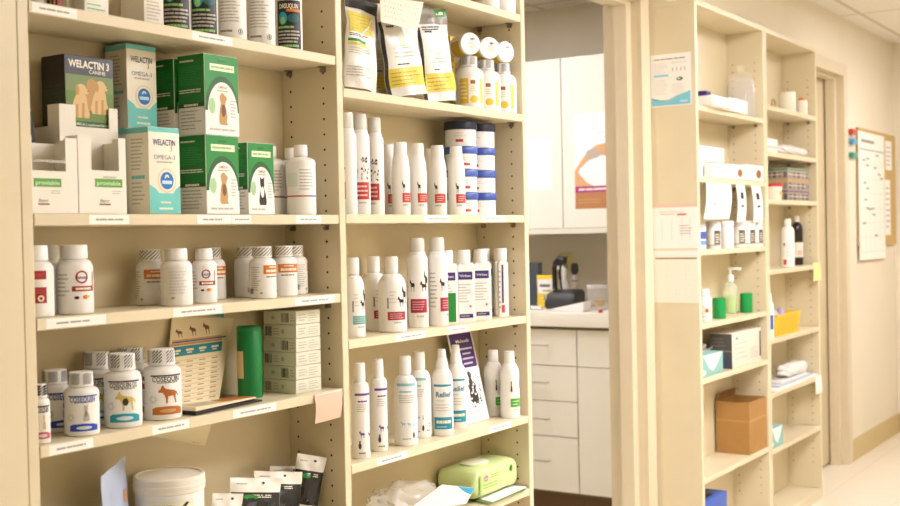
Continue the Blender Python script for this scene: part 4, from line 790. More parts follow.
def d_bro(p, W, H, k):
    def R_(u0, v0, u1, v1, m): p.poly([k(u0, v0), k(u1, v0), k(u1, v1), k(u0, v1)], m)
    R_(.04, .86, .97, .985, PURP2); R_(.04, .73, .97, .86, PURP2); R_(.35, .60, .97, .73, PURP2)
    u, v = k(.55, .90); p.text('Malaseb', u, v, .012, OFFW, 2, .01, W*.55)
    for i, (a, b) in enumerate(((.15, .9), (.45, .8), (.42, .88), (.42, .8))): R_(a, .80-.055*i, b, .82-.055*i, M('#D8CCE0', .5))
    for (uu, vv, ww, hh) in ((.38, .36, .34, .20), (.5, .18, .32, .26), (.30, .22, .4, .2)):
        u, v = k(uu, vv); p.shape(DOG_SIT, u, v, W*ww, H*hh, CHAR)
    rr = random.Random(8)
    for i in range(40): u, v = k(rr.uniform(.38, .88), rr.uniform(.16, .54)); p.ell(u, v, .0022+.003*rr.random(), .003, (CHAR, WHT, GREY)[i % 3], 2, 6)
    R_(.08, .10, .7, .112, LGREY)
brochure('leaning brochure with a violet title block and a spotted dog', (466.5, 423), (489.5, 416), (447, 334), (469, 331), .062, .120, d_bro)
brochure('dark-edged brochure leaning behind the violet-titled one', (455, 424), (470, 419), (440.5, 337), (462, 332), .075, .144, lambda p, W, H, k: p.poly([k(.0, .2), k(.16, .2), k(.16, .82), k(0, .82)], CHAR), M('#E4D9BC', .6)) if False else None
def d_grn(p, r, h):
    p.rect(-.25*r, h*.17, 1.1*r, h*.30, M('#4FA63A', .5), 1); p.lines(-.05*r, .8*r, h*.19, h*.28, 2, M('#B8DCA8', .5), 2); p.shape(CAT_SIT, -.3*r, h*.40, .3*r, h*.17, CHAR); p.lines(.2*r, .7*r, h*.42, h*.56, 3, M('#D8D4C6', .5)); p.lines(0, .8*r, h*.12, h*.14, 1, LGREY, 1, .7)
PINCH = [(0, 0), (.94, 0), (1, .012), (1, .30), (.985, .42), (.95, .49), (.935, .525), (.96, .57), (.985, .62), (.97, .68), (.88, .745), (.70, .80), (.54, .825), (.50, .83), (.50, .85)]
gs = shamp(.54, .83, .6, d_grn, PINCH); G = 'pinch-waisted white bottles with a green label'
put('grn', 'pinch-waisted white bottle with a green label, nearest the upright', 'bottle', 500, 519.5, 351, .028, T5, 18, G, 'shampoo_bottle', gs)
put('grn', 'pinch-waisted white bottle with a green label, second from the upright', 'bottle', 484, 503.2, 350.5, .082, T5, 24, G)
put('grn', 'pinch-waisted white bottle mostly hidden behind the leaning brochure', 'bottle', 461, 480, 349.5, .1225, T5, 60, G)
# ---- bottom visible shelf
GRNP = M('#CFE09A', .35); GRNP2 = M('#9CC45A', .35)
z0 = T6+.0084
P, Q = at_y(466, 495, .022), at_y(524, 470, .030); L = .150
Rg = 2.6535; Lf = Rg-.232
o = thing('wet_wipes_pack', 'pale green soft pack of wet wipes lying on papers at the shelf end', 'wipes pack', ((Lf+Rg)/2, .082, z0), math.radians(2))
W, Dp, Hh = Rg-Lf, .118, .075
bm = bmesh.new(); nx, na = 22, 28; rows = []
for i in range(nx+1):
    u = i/nx; e = min(u, 1-u)*2; f = min(1, (e/.16))**.5; ring = []
    for k in range(na):
        a = 2*math.pi*k/na; c, s_ = math.cos(a), math.sin(a); sc = lambda q, n: math.copysign(abs(q)**n, q)
        y = sc(c, .42)*Dp/2*(.80+.20*f)*(1+.015*math.sin(9*u+3*a)); z = Hh/2+sc(s_, .42)*Hh/2*max(.06, f)*(1+.02*math.sin(13*u+2*a))
        ring.append(bm.verts.new(((u-.5)*W, y, max(z, 0))))
    rows.append(ring)
for A, B in zip(rows, rows[1:]):
    for k in range(na): bm.faces.new((A[k], A[(k+1) % na], B[(k+1) % na], B[k]))
bm.faces.new(rows[0][::-1]); bm.faces.new(rows[-1]); bmesh.ops.recalc_face_normals(bm, faces=bm.faces)
finish('pack', bm, GRNP, o, smooth=60)
bm = bmesh.new(); lathe(bm, [(0, Hh-.001), (.034, Hh-.001), (.035, Hh+.003), (.031, Hh+.006), (0, Hh+.007)], 30)
for v in bm.verts: v.co.x = v.co.x*1.25-.02
finish('lid', bm, M('#E4E8CC', .4), o)
p = Print(o, plane((-W/2, -Dp/2*1.02-.0008, 0), (1, 0, 0), (0, 0, 1)), 'pack_print'); p.ell(W*.22, Hh*.66, .010, .008, M('#C87A9A', .5), 1, 16); p.text('wipes', W*.22, Hh*.66, .006, OFFW, 2, .01); p.lines(W*.15, W*.6, Hh*.3, Hh*.5, 2, GRNP2); p.lines(W*.32, W*.6, Hh*.6, Hh*.75, 2, GRNP2); p.ell(W*.78, Hh*.7, .006, .009, GREEN, 1, 12); p.rect(W*.08, Hh*.1, W*.11, Hh*.8, GRNP2, 1); p.done()
for i, (dx, dz, c_, lab) in enumerate(((-.02, 0, M('#6E8A4A', .6), 'green-edged paper pad, lowest under the wet wipes pack'), (0, .0016, PAPER, 'white paper sheet lying right beneath the wet wipes pack'))):
    A, B = Rg-.155+dx, Rg-.004+dx; o = finish('paper_sheet', slab(bmesh.new(), [(A-.04, -.012+.004*i, T6+.002+dz), (B, -.006+.01*i, T6+.002+dz), (B, .12, T6+.002+dz), (A, .13, T6+.002+dz)], -.0014), c_); tag(o, lab, 'paper', 'papers under the wipes pack')
    if i:
        p = Print(o, plane((A-.03, -.004, T6+.0052), (1, 0, 0), (0, 1, 0)), 'print'); p.rect(.03, .004, .05, .006, INK, 1); p.done()
# clear plastic bag and the teal-white packet in front of it
bm = bmesh.new(); bmesh.ops.create_icosphere(bm, subdivisions=4, radius=1)
for v in bm.verts:
    n = v.co.copy(); k = 1+.10*math.sin(7*n.x+2*n.z)*math.sin(6*n.y+1)+.06*math.sin(15*n.x+9*n.z)+.05*math.sin(19*n.y-11*n.z)
    v.co = Vector((n.x*.125*k, n.y*.060*k, max(0, .042+n.z*.052*k)))
bx_ = at_y(408, 500, .065); o = finish('plastic_bag', bm, M('#F1ECE0', .15, alpha=.34, bump=.6, scale=40), None, (bx_.x-.012, .076, T6+.0004), 60); tag(o, 'crumpled clear plastic bag on the bottom shelf', 'plastic bag')
P = at_y(446, 491, .025)
q = [Vector((P.x-.075, -.008, T6+.020)), Vector((P.x+.055, -.006, T6+.004)), Vector((P.x+.070, .055, T6+.090)), Vector((P.x-.058, .05, T6+.086))]
q = [at_y(402, 511, -.004), at_y(462, 503, .004), at_y(471, 487.5, .03), at_y(438, 484, .024)]; q = [Vector((a.x, a.y-.012, max(a.z, T6+.002))) for a in q]
o = finish('flat_packet', slab(bmesh.new(), q, .003), M('#EDE3CC', .4)); tag(o, 'flat white packet with a teal end lying before the wipes pack', 'packet')
ex = (q[1]-q[0]).normalized(); nn = (q[1]-q[0]).cross(q[3]-q[0]).normalized(); o_ = lambda u, v: (q[0]*(1-u)+q[1]*u)*(1-v)+(q[3]*(1-u)+q[2]*u)*v
pp = Print(o, lambda u, v, h: o_(u, v)+nn*(h+.0004), 'print'); pp.poly([(.45, .98), (.99, .98), (.99, .55), (.8, .72)], M('#1C93B4', .4), 1); pp.poly([(.05, .35), (.55, .92), (.60, .92), (.10, .35)], WHT, 1); pp.done()
# ================================================================= SIDE ROOM BEHIND THE DOORWAY
CABM = M('#F1ECDC', .35, noise=.01); CABD = M('#8A7A58', .7)
WEST = lambda X, y1, z: plane((X, y1, z), (0, -1, 0), (0, 0, 1))      # surface facing the corridor's left end
def gap_box(name, x0, x1, y0, y1, z0, z1, parent, m=CABM, bev=.0015): return finish(name, box(x0, x1, y0, y1, z0, z1, bev, 1), m, parent, smooth=0)
o = thing('wall_cabinet', 'pale two-door wall cabinet above the side room counter', 'cabinet', (4.7, .972, 1.2405))
finish('carcass', box(.02, .305, -.46, .46, 0, .773), CABD, o, smooth=0)
gap_box('door', 0, .019, .0022, .458, .004, .773, o); gap_box('door', 0, .019, -.458, -.0022, .004, .773, o)
gap_box('light_rail', .0, .03, -.46, .46, -.022, .0025, o, M('#E9E4D2', .3))
def base(name, label, y0, y1, fronts, hy):
    o = thing(name, label, 'cabinet', (4.4, y0, 0)); w = y1-y0
    finish('carcass', box(.02, .60, 0, w, .105, .824), CABD, o, smooth=0); finish('plinth', box(.06, .58, 0, w, 0, .105), M('#6E5230', .7), o, smooth=0)
    for kind, z0, z1, hz in fronts:
        d = gap_box(kind, 0, .019, .002, w-.002, z0+.002, z1-.002, o)
        if kind == 'drawer':
            bm = bmesh.new(); tube(bm, [(0, hy-.045, hz), (-.022, hy-.045, hz), (-.026, hy-.038, hz), (-.026, hy+.038, hz), (-.022, hy+.045, hz), (0, hy+.045, hz)], .0045, 8); finish('handle', bm, CHROME, d)
        else:
            bm = bmesh.new(); lathe(bm, [(0, .024), (.010, .022), (.011, .016), (.006, .008), (.006, 0), (0, 0)], 16); bmesh.ops.rotate(bm, verts=bm.verts, cent=(0, 0, 0), matrix=Matrix.Rotation(-math.pi/2, 3, 'Y')); bmesh.ops.translate(bm, verts=bm.verts, vec=(0, hy, hz)); finish('knob', bm, CHROME, d)
    return o
base('drawer_cabinet', 'pale cabinet with four drawers under the side room counter', .7604, 1.30, (('drawer', .6554, .812, .742), ('drawer', .503, .6554, .582), ('drawer', .351, .503, .425), ('drawer', .114, .351, .245)), .182)
base('door_cabinet', 'pale cabinet with one small drawer over a tall door, next to the drawers', .325, .7598, (('drawer', .6545, .812, .742), ('door', .114, .6545, .575)), .155)
finish('worktop', box(4.372, 5.008, .323, 1.75, .825, .885, .004), M('#F3EEDF', .3)); o = bpy.data.objects['worktop']; tag(o, 'cream worktop over the side room drawers', 'worktop')
A = box(5.0, 5.0095, 1.085, 1.160, 1.045, 1.125, .003); o = thing('power_outlet', 'yellowish wall outlet above the side room counter', 'outlet', (0, 0, 0)); finish('plate', A, M('#D9CC8E', .4), o)
for zz in (1.065, 1.102): p = Print(o, WEST(5.0, 1.124, zz), 'socket'); p.rect(-.010, -.006, -.006, .008, CHAR).rect(.006, -.006, .010, .008, CHAR); p.done()
# papers on the cabinet doors
def sheet(name, label, cat, X, y1, y0, z0, z1, draw, m=PAPER, group=None):
    o = finish(name, box(X-.0012, X-.0002, y0, y1, z0, z1), m, smooth=0); tag(o, label, cat, group)
    p = Print(o, WEST(X-.0012, y1, z0), 'print'); draw(p, y1-y0, z1-z0); p.done(); return o
sheet('paper_sheet', 'blank white sheet taped to the left wall cabinet door', 'paper', 4.7, 1.20, 1.027, 1.424, 1.657, lambda p, w, h: p.lines(w*.1, w*.9, h*.06, h*.09, 1, M('#E2DED4', .6)), M('#FBFAF6', .6))
def d_post(p, w, h):
    SK = M('#D9A878', .6); SK2 = M('#B97F50', .6)
    p.lines(w*.1, w*.7, h*.72, h*.9, 4, M('#E4E2EA', .6)); p.poly([(0, 0), (w, 0), (w, h*.2), (0, h*.2)], SK2)
    p.poly([(0, h*.40), (w*.10, h*.5), (w*.22, h*.6), (w*.36, h*.66), (w*.62, h*.68), (w*.8, h*.62), (w, h*.6), (w, h*.50), (w*.7, h*.54), (w*.42, h*.55), (w*.22, h*.5), (w*.08, h*.42), (0, h*.22)], SK)
    p.ell(w*.30, h*.57, w*.12, h*.05, M('#BFAF9E', .6)); p.poly([(w*.03, h*.40), (w*.2, h*.27), (w*.34, h*.22), (w*.34, h*.19), (0, h*.20)], SK)
    p.poly([(w*.55, h*.52), (w*.62, h*.40), (w*.60, h*.34), (w*.56, h*.42)], SK2); p.poly([(w*.70, h*.54), (w*.80, h*.5), (w*.84, h*.25), (w*.76, h*.2)], M('#7A5236', .6))
    p.rect(0, h*.17, w, h*.235, M('#A8327E', .5)); p.lines(w*.06, w*.9, h*.19, h*.215, 1, OFFW, 1, .8, .1); p.ell(w*.70, h*.09, w*.16, h*.07, M('#CDB7A0', .6)); p.ell(w*.74, h*.1, w*.05, h*.03, CHAR); p.lines(w*.05, w*.5, h*.05, h*.11, 2, TAN)
sheet('poster', 'poster with skin-toned photo and magenta band on the right wall cabinet door', 'poster', 4.7, .908, .600, 1.329, 1.757, d_post, M('#FAF8F4', .5))
bm = slab(bmesh.new(), [(4.385, 1.20, .497), (4.30, 1.03, .500), (4.33, 1.03, .432), (4.388, 1.20, .420)], .001); o = finish('paper_sheet', bm, M('#FBFAF4', .6), smooth=0); tag(o, 'white paper sticking out of the third drawer in the side room', 'paper')
# things on the counter
CT = .8855
def cnt(px, py, X): P = at_x(px, py, X); return P.x, P.y
X, Y = 4.62, at_x(537, 300, 4.62).y
o = thing('binder', 'dark-edged folder standing at the left end of the counter', 'folder', (4.78, at_x(533, 290, 4.78).y, CT), 0); finish('folder', box(-.01, .03, -.035, .12, 0, .20, .003), M('#7E828A', .5), o); finish('cover', box(-.014, -.0105, -.035, .12, 0, .20, .001), M('#4A5058', .4), o)
Y1, Y0 = at_x(537, 290, 4.70).y, at_x(555, 290, 4.70).y; z1 = at_x(546, 275, 4.70).z
o = thing('treat_packet', 'yellow and white packet standing on the side room counter', 'packet', (4.70, (Y0+Y1)/2, CT), math.radians(-90))
w = Y1-Y0; h = z1-CT; bm, sf = pouch_bm(w, h, .03, .4, 77, top=.04); finish('bag', bm, M('#F2D13A', .4), o, smooth=60)
p = Print(o, sf, 'label', .01); p.vstep = .01; p.rect(-w*.45, h*.42, w*.42, h*.86, WHT, 1); p.lines(-w*.3, w*.3, h*.62, h*.72, 1, INK, 2, .8, 0); p.lines(-w*.1, w*.35, h*.48, h*.54, 1, GOLD, 2, .8, 0); p.ell(0, h*.28, w*.12, h*.07, OFFW, 2, 12); p.shape(DOG_SIT, -w*.08, h*.22, w*.16, h*.14, CHAR, 3); p.done()
# wall-charger for examination instruments
Yc = at_x(567, 300, 4.66).y; o = thing('instrument_charger', 'black charging base on the side room counter, its cable rising behind', 'charger', (4.64, Yc, CT))
bm = bmesh.new(); pr = [(-.07, 0), (-.07, .03), (-.045, .068), (.04, .085), (.07, .075), (.07, 0)]
for y in (-.085, .085):
    pass
L = [[bm.verts.new((x, y, z)) for x, z in pr] for y in (-.068, .068)]
for i in range(6): bm.faces.new((L[0][i], L[0][(i+1) % 6], L[1][(i+1) % 6], L[1][i]))
bm.faces.new(L[0][::-1]); bm.faces.new(L[1]); bmesh.ops.recalc_face_normals(bm, faces=bm.faces); bmesh.ops.bevel(bm, geom=bm.edges[:], offset=.006, segments=2, affect='EDGES')
finish('base', bm, M('#3A3B3A', .35), o)
p = Print(o, plane((-.0695, .068, .0), (0, -1, 0), (.025, 0, .038)), 'marks'); p.rect(.035, .045, .09, .053, OFFW); p.ell(.025, .026, .008, .006, ORG, 1, 10); p.ell(.085, .022, .008, .006, LGREEN, 1, 10); p.done()
bm = bmesh.new(); tube(bm, [(.03, .03, .07), (.045, .045, .12), (.05, .052, .16), (.04, .035, .205)], .005, 8); finish('cable', bm, BLK, o)
def inst(label, px, pyb, pyt, X, headw, lean):
    Yi = at_x(px, pyb, X).y; z0 = CT+.0865; zt = at_x(px, pyt, X).z
    o = thing('examination_instrument', label, 'instrument', (X, Yi, z0)); h = zt-z0
    finish('handle', lathe(bmesh.new(), [(0, 0), (.013, 0), (.014, .01), (.014, h*.40), (.010, h*.46), (.009, h*.56), (0, h*.56)], 20), M('#B8AC98', .3, .6), o)
    p = Print(o, cyl(.0142), 'band', .004); p.rect(-.04, h*.28, .04, h*.33, BLUE); p.done()
    bm = bmesh.new(); lathe(bm, [(0, h*.54), (.012, h*.54), (headw, h*.66), (headw, h*.90), (headw*.8, h*.98), (0, h)], 20)
    for v in bm.verts: v.co.y *= .8
    finish('head', bm, BLK, o); return o
inst('upright instrument with a black head standing in the charger', 575, 292, 262.5, 4.655, .020, 0)
Yi = at_x(565, 270, 4.70).y; o = thing('examination_instrument', 'black instrument head tilted left of the upright one above the charger', 'instrument', (4.655, Yi+.03, CT+.083)); 
bm = bmesh.new(); tube(bm, [(0, 0, 0), (0, 0, .10), (0, -.004, .115), (0, -.03, .13), (0, -.055, .128)], [.011, .011, .013, .022, .018], 14); finish('head', bm, BLK, o)
Yw = at_x(555.5, 290, 4.72).y; o = thing('bottle_with_nozzle', 'pale spray bottle with a hooked top behind the yellow packet', 'bottle', (4.79, Yw-.01, CT)); finish('body', lathe(bmesh.new(), [(0, 0), (.024, 0), (.025, .005), (.025, .10), (.012, .125), (.012, .14), (0, .14)], 24), M('#D6D2C6', .35), o)
bm = bmesh.new(); tube(bm, [(0, 0, .135), (0, 0, .165), (0, .01, .178), (0, .035, .172)], [.011, .012, .013, .009], 10); finish('nozzle', bm, WHT, o)
Xj = 4.59; Yj = at_x(598, 305, Xj).y; hj = at_x(598, 285, Xj).z-CT
GLASS = M('#FFFFFF', .04, alpha=.11)
o = thing('treat_jar', 'clear lidded jar half full of tan treats at the right of the counter', 'jar', (Xj, Yj, CT)); r = .047
finish('glass', lathe(bmesh.new(), [(0, 0), (r, 0), (r, hj*.86), (r*.95, hj*.86), (r*.95, .004), (0, .004)], 32), GLASS, o)
finish('lid', lathe(bmesh.new(), [(0, hj*.865), (r*1.03, hj*.865), (r*1.05, hj*.9), (r*1.05, hj*.97), (r, hj), (0, hj)], 32), M('#CFC8C4', .3), o)
bm = bmesh.new(); rr = random.Random(4)
for i in range(26):
    a, q = rr.uniform(0, 6.28), r*.72*math.sqrt(rr.random()); m_ = Matrix.Translation((q*math.cos(a), q*math.sin(a), .014+.028*rr.random())) @ Matrix.Diagonal((1, .8, .7, 1))
    bmesh.ops.create_icosphere(bm, subdivisions=2, radius=.0105, matrix=m_)
s = finish('treats', bm, M('#D9AE62', .7), o); s['kind'] = 'stuff'
A, B = at_z(550, 311, CT), at_z(588, 309, CT)
bm = bmesh.new(); Y1, Y0 = at_x(552, 309, 4.47).y, at_x(586, 309, 4.47).y
V = [(0, Y1, 0), (0, Y0, 0), (.07, Y0, 0), (.07, Y1, 0), (0, Y1, .008), (0, Y0, .040), (.07, Y0, .045), (.07, Y1, .01)]; V = [bm.verts.new(v) for v in V]
for f in ((3, 2, 1, 0), (4, 5, 6, 7), (0, 1, 5, 4), (1, 2, 6, 5), (2, 3, 7, 6), (3, 0, 4, 7)): bm.faces.new([V[k] for k in f])
bmesh.ops.recalc_face_normals(bm, faces=bm.faces); bmesh.ops.bevel(bm, geom=bm.edges[:], offset=.003, segments=2, affect='EDGES')
o = finish('white_wedge_packet', bm, M('#F8F7F2', .4), None, (4.45, 0, CT)); tag(o, 'white wedge-shaped packet lying at the counter front before the charger', 'packet')
for px, c, lab in ((535, '#5A4E78', 'small violet and white vial lying at the left of the counter front'), (543, '#EDE8E0', 'small white vial lying before the yellow packet')):
    Yv = at_x(px, 307, 4.52).y; bm = bmesh.new(); tube(bm, [(0, -.016, .009), (0, .006, .009)], .009, 12); o = thing('small_vial', lab, 'vial', (4.50 if px < 540 else 4.48, Yv, CT)); finish('body', bm, M('#EFECE6', .4), o); bm = bmesh.new(); tube(bm, [(0, .007, .009), (0, .016, .009)], .0075, 12); finish('cap', bm, M(c, .4), o)
Yr = at_x(603, 312, 4.43).y; bm = bmesh.new(); lathe(bm, [(0, 0), (.009, 0), (.010, .004), (.008, .011), (0, .013)], 14); o = finish('red_cap', bm, RED2, None, (4.42, Yr+.006, CT)); tag(o, 'tiny red cap on the counter beside the clear jar', 'cap')
# ================================================================= PAPERS ON THE RIGHT UNIT'S SIDE
def d_info(p, w, h):
    p.lines(w*.08, w*.88, h*.89, h*.915, 1, GREY, 1, .8, 0); p.lines(w*.08, w*.45, h*.62, h*.84, 6, M('#DAD6CC', .6)); p.lines(w*.52, w*.92, h*.8, h*.85, 1, M('#DAD6CC', .6))
    for i in range(4): p.rect(w*(.54+.1*i), h*.66, w*(.565+.1*i), h*.73, LGREY)
    p.rect(w*.08, h*.57, w*.44, h*.61, M('#8CCFDC', .5)); p.ell(w*.72, h*.51, w*.08, h*.035, M('#4E7A5A', .5)); p.ell(w*.70, h*.515, w*.03, h*.012, WHT); p.lines(w*.08, w*.45, h*.22, h*.52, 8, M('#E2DED4', .6)); p.lines(w*.52, w*.92, h*.24, h*.42, 5, M('#E2DED4', .6))
    A = [(w*(.02+.96*i/14), h*(.155-.05*math.sin(math.pi*min(1, i/9))+.12*max(0, (i-6)/8)**1.4)) for i in range(15)]
    p.poly([(w*.02, .004)]+[(w*.98, .004)]+A[::-1], M('#7CC8DA', .5)); 
    for i in range(14): p.poly([A[i], A[i+1], (A[i+1][0], A[i+1][1]+h*.016*(1-i/14)), (A[i][0], A[i][1]+h*.018*(1-i/14))], M('#2E7A56', .5) if i < 5 else GOLD)
    p.lines(w*.72, w*.92, h*.07, h*.095, 1, WHT, 1, .8, 0)
sheet('paper_sheet', 'white sheet with a turquoise bottom wave, highest on the unit side', 'paper', R0, .1675, .0165, 1.662, 1.846, d_info)
def d_list(p, w, h):
    p.rect(0, h*.93, w, h, M('#EFC4AE', .6)); p.lines(w*.15, w*.8, h*.83, h*.86, 1, M('#E8B8A0', .6)); p.rect(w*.55, h*.77, w*.75, h*.81, M('#E87A62', .5)); p.rect(w*.18, h*.79, w*.5, h*.81, M('#EAC0AC', .6))
    for u in (.2, .42, .64, .82): p.rect(w*u, h*.3, w*(u+.012), h*.72, M('#E4D8CC', .6))
    p.lines(w*.6, w*.9, h*.4, h*.6, 4, LGREY); p.rect(0, h*.10, w, h*.14, M('#E6D8AE', .6))
sheet('paper_sheet', 'white sheet with a pink header strip, middle one on the unit side', 'paper', R0, .170, .001, 1.135, 1.3185, d_list)
def d_tab(p, w, h):
    p.rect(w*.06, h*.93, w*.97, h*.965, M('#9A8866', .6))
    for i in range(9): p.rect(w*.06, h*(.08+.1*i), w*.95, h*(.084+.1*i), M('#E2DCCE', .6))
    for u in (.3, .5, .72): p.rect(w*u, h*.08, w*(u+.008), h*.88, M('#E6E0D4', .6))
sheet('paper_sheet', 'pale table sheet with a dark top line, lowest on the unit side', 'paper', R0, .172, .002, .969, 1.134, d_tab, M('#F3EDDA', .7))
# ================================================================= BACK WALL: DOOR SIGNS, CALENDAR
def wall_sheet(name, label, cat, x0, x1, z0, z1, t, m, draw=None, y=None):
    y = y or WF; o = finish(name, box(x0, x1, y-t, y-.0002, z0, z1, .0006, 1), m, smooth=0); tag(o, label, cat)
    if draw: p = Print(o, FRONT(x0, y-t, z0), 'print'); draw(p, x1-x0, z1-z0); p.done()
    return o
def d_cal(p, w, h):
    for i in range(8): p.rect(w*.03, h*(.06+.115*i), w*.97, h*(.063+.115*i), M('#D8D0BC', .6))
    for i in range(6): p.rect(w*(.03+.188*i), h*.06, w*(.036+.188*i), h*.865, M('#DCD4C2', .6))
    p.rect(w*.03, h*.86, w*.97, h*.868, GREY); p.lines(w*.1, w*.7, h*.91, h*.95, 1, GREY, 1, .6)
    for i in range(16): u, v = w*rnd.uniform(.05, .85), h*rnd.uniform(.1, .82); p.lines(u, u+w*.12, v, v+.02, 1, GREY, 1, .5, .2)
wall_sheet('pin_board', 'tan cork board on the wall beside the far door', 'board', 6.3633, 7.185, 1.1151, 1.7505, .014, M('#C8A868', .8, noise=.1, scale=60))
wall_sheet('wall_calendar', 'big white wall calendar pinned over the cork board', 'calendar', 6.349, 6.9079, 1.0435, 1.7314, .003, M('#F6F0E2', .7), d_cal, WF-.0142)
wall_sheet('paper_sheet', 'small white notice on the cork board right of the calendar', 'paper', 6.9461, 7.0894, 1.5451, 1.7123, .002, PAPER, lambda p, w, h: p.lines(w*.1, w*.9, h*.1, h*.85, 5, LGREY), WF-.0142)
wall_sheet('paper_sheet', 'long white paper on the cork board, lower right of the calendar', 'paper', 6.9222, 7.0417, 1.1725, 1.4877, .002, PAPER, lambda p, w, h: p.lines(w*.1, w*.9, h*.1, h*.9, 8, LGREY), WF-.0142)
for z_, c, lab in ((1.719, '#C8452E', 'red wall clip, topmost of three left of the calendar'), (1.6693, '#5AA0C8', 'blue wall clip, middle one of three left of the calendar'), (1.5976, '#3E9A86', 'green wall clip, lowest of three left of the calendar')):
    o = thing('wall_clip', lab, 'clip', (6.263, WF-.0004, z_), 0, 'coloured clips left of the calendar'); finish('jaw', box(-.045, .045, -.022, 0, -.014, .014, .004), M(c, .4), o); finish('grip', box(-.06, -.046, -.03, -.006, -.009, .009, .003), M(c, .4), o)
# ================================================================= RIGHT UNIT, NEAR BAY
def towel(label, cat, x0, x1, y0, y1, z0, h, m, seed=0, name='folded_towel', lump=.15, group=None):
    bm = box(x0, x1, y0, y1, 0, h, min(h*.35, .014), 3); rr = random.Random(seed); a, b = rr.uniform(0, 6), rr.uniform(0, 6)
    bmesh.ops.subdivide_edges(bm, edges=[e for e in bm.edges if e.calc_length() > .03], cuts=6, use_grid_fill=True)
    for v in bm.verts:
        k = v.co.z/h; v.co.z += k*h*lump*math.sin(38*v.co.x+a)*math.cos(31*v.co.y+b); v.co.y += .004*math.sin(60*v.co.x+b)*k
    o = finish(name, bm, m, None, (0, 0, z0+.0004), 60); return tag(o, label, cat, group)
def xs(px, py, Y=0): return at_y(px, py, Y).x
x0, x1 = xs(698, 100, .03), xs(727, 100, .0); x0 = max(x0, R0+.022)
o = thing('towel_pack', 'white wrapped pack overhanging the top shelf edge, left of the glass jar', 'pack', (0, 0, RA)); W = x1-x0
bm = box(x0, x1-.01, -.03, .11, .0005, .040, .012, 3); finish('wrap', bm, M('#F4F0E6', .5), o); bm = box(x0, x0+.05, .0, .09, .041, .056, .004); finish('blue_cap', bm, VIO2, o)
o = thing('medicine_carton', 'plain white carton on the top shelf between the wrapped pack and glass jar', 'box', (x1-.005, -.012, RA)); w = xs(748, 105, -.012)-x1
finish('carton', box(0, w, 0, .115, 0, .048, .002), WHT, o); p = Print(o, FRONT(0, 0, 0)); p.lines(w*.1, w*.6, .01, .03, 2, M('#E2DCCE', .6)); p.done()
X = xs(744.5, 112, .066); hj = at_y(744, 66, .07).z-RA
o = thing('glass_jar', 'clear lidded glass jar on the top shelf by the right upright', 'jar', (X-.022, .070, RA)); r = .056
finish('glass', lathe(bmesh.new(), [(0, 0), (r*.97, 0), (r, .006), (r, hj*.62), (r*.82, hj*.70), (r*.80, hj*.74), (r*.76, hj*.74), (r*.78, hj*.69), (r*.95, hj*.61), (r*.95, .008), (0, .008)], 40), GLASS, o)
finish('lid', lathe(bmesh.new(), [(0, hj*.745), (r*.86, hj*.745), (r*.88, hj*.78), (r*.7, hj*.83), (r*.25, hj*.85), (r*.2, hj*.88), (r*.32, hj*.92), (r*.32, hj*.98), (0, hj)], 40), GLASS, o)
# second shelf
def crt(label, pl, pr, pyt, Y0, z0, dep, m=WHT, draw=None, name='medicine_carton', group=None, xmin=None, h=None):
    P = at_y(pl, pyt, Y0); Q = at_y(pr, pyt, Y0); h = h or at_y(pl, pyt, Y0).z-z0; x0 = max(P.x, xmin or -9); w = Q.x-x0
    o = thing(name, label, 'box', (x0, Y0, z0), 0, group); finish('carton', box(0, w, 0, dep, 0, h, .0015), m, o)
    p = Print(o, FRONT(0, 0, 0)); (draw or (lambda p, w, h: p.lines(w*.1, w*.8, h*.3, h*.7, 3, M('#DAD4C6', .6))))(p, w, h); p.done(); return o
crt('white carton at the left end of the second shelf, lower one of two', 699, 722, 161, .035, RB, .10, WHT, xmin=R0+.022)
zt_ = at_y(699, 161, .035).z
crt('flatter white carton lying on the lower one at the second shelf left end', 699, 724, 145, .030, zt_+.0006, .105, WHT2, xmin=R0+.022)
def d_em(p, w, h): p.lines(w*.1, w*.5, h*.6, h*.85, 2, LGREY); p.ell(w*.72, h*.45, w*.14, h*.28, BROWN, 1, 12); p.rect(w*.02, h*.05, w*.06, h*.95, M('#D8D2C4', .6))
for i, (a, b, lab) in enumerate(((713, 727, 'leftmost small white box at the front of the second shelf'), (727.5, 744.5, 'small white box with a brown emblem, middle of three on the second shelf'), (745, 763.5, 'small white box with a brown emblem, nearest the upright on the second shelf'))):
    crt(lab, a, b, 163+.6*i, -.004, RB, .034, WHT, d_em if i else None, 'small_carton', 'small white boxes on the second shelf')
# strips hanging off the second shelf
def hang(label, pl, pr, pyt, pyb, y0, y1, z, shift=0., draw=None, name='hanging_strip'):
    X0, X1 = at_y(pl, pyt, y0).x, at_y(pr, pyt, y0).x; zb_ = at_y(pl, pyb, y1).z; s = shift
    q = [(X0+s, y1, zb_), (X1+s, y1, zb_), (X1, y0, z), (X0, y0, z)]
    o = finish(name, slab(bmesh.new(), q, .0007, warp=lambda u, v: .006*math.sin(v*3.14)), PAPER); tag(o, label, 'paper strip', 'paper strips hanging from the second shelf')
    ey = (Vector(q[3])-Vector(q[0])); p = Print(o, lambda u, v, h: Vector(q[0])*(1-v)+Vector(q[3])*v+Vector((u*(X1-X0), -.0012-.006*math.sin(v*3.14)*1.0-h, 0)), 'print')
    (draw or (lambda p: (p.rect(.35, .62, .68, .80, CHAR), p.rect(.35, .40, .68, .46, INK))))(p); p.done(); return o
hang('wide curled white form hanging from the second shelf, leftmost', 706, 731, 183, 219, -.003, -.012, RB-TH-.0005, -.05, lambda p: (p.lines(.2, .5, .4, .44, 1, GREY, 1, .8), p.lines(.2, .6, .7, .74, 1, GREY, 1, .8)))
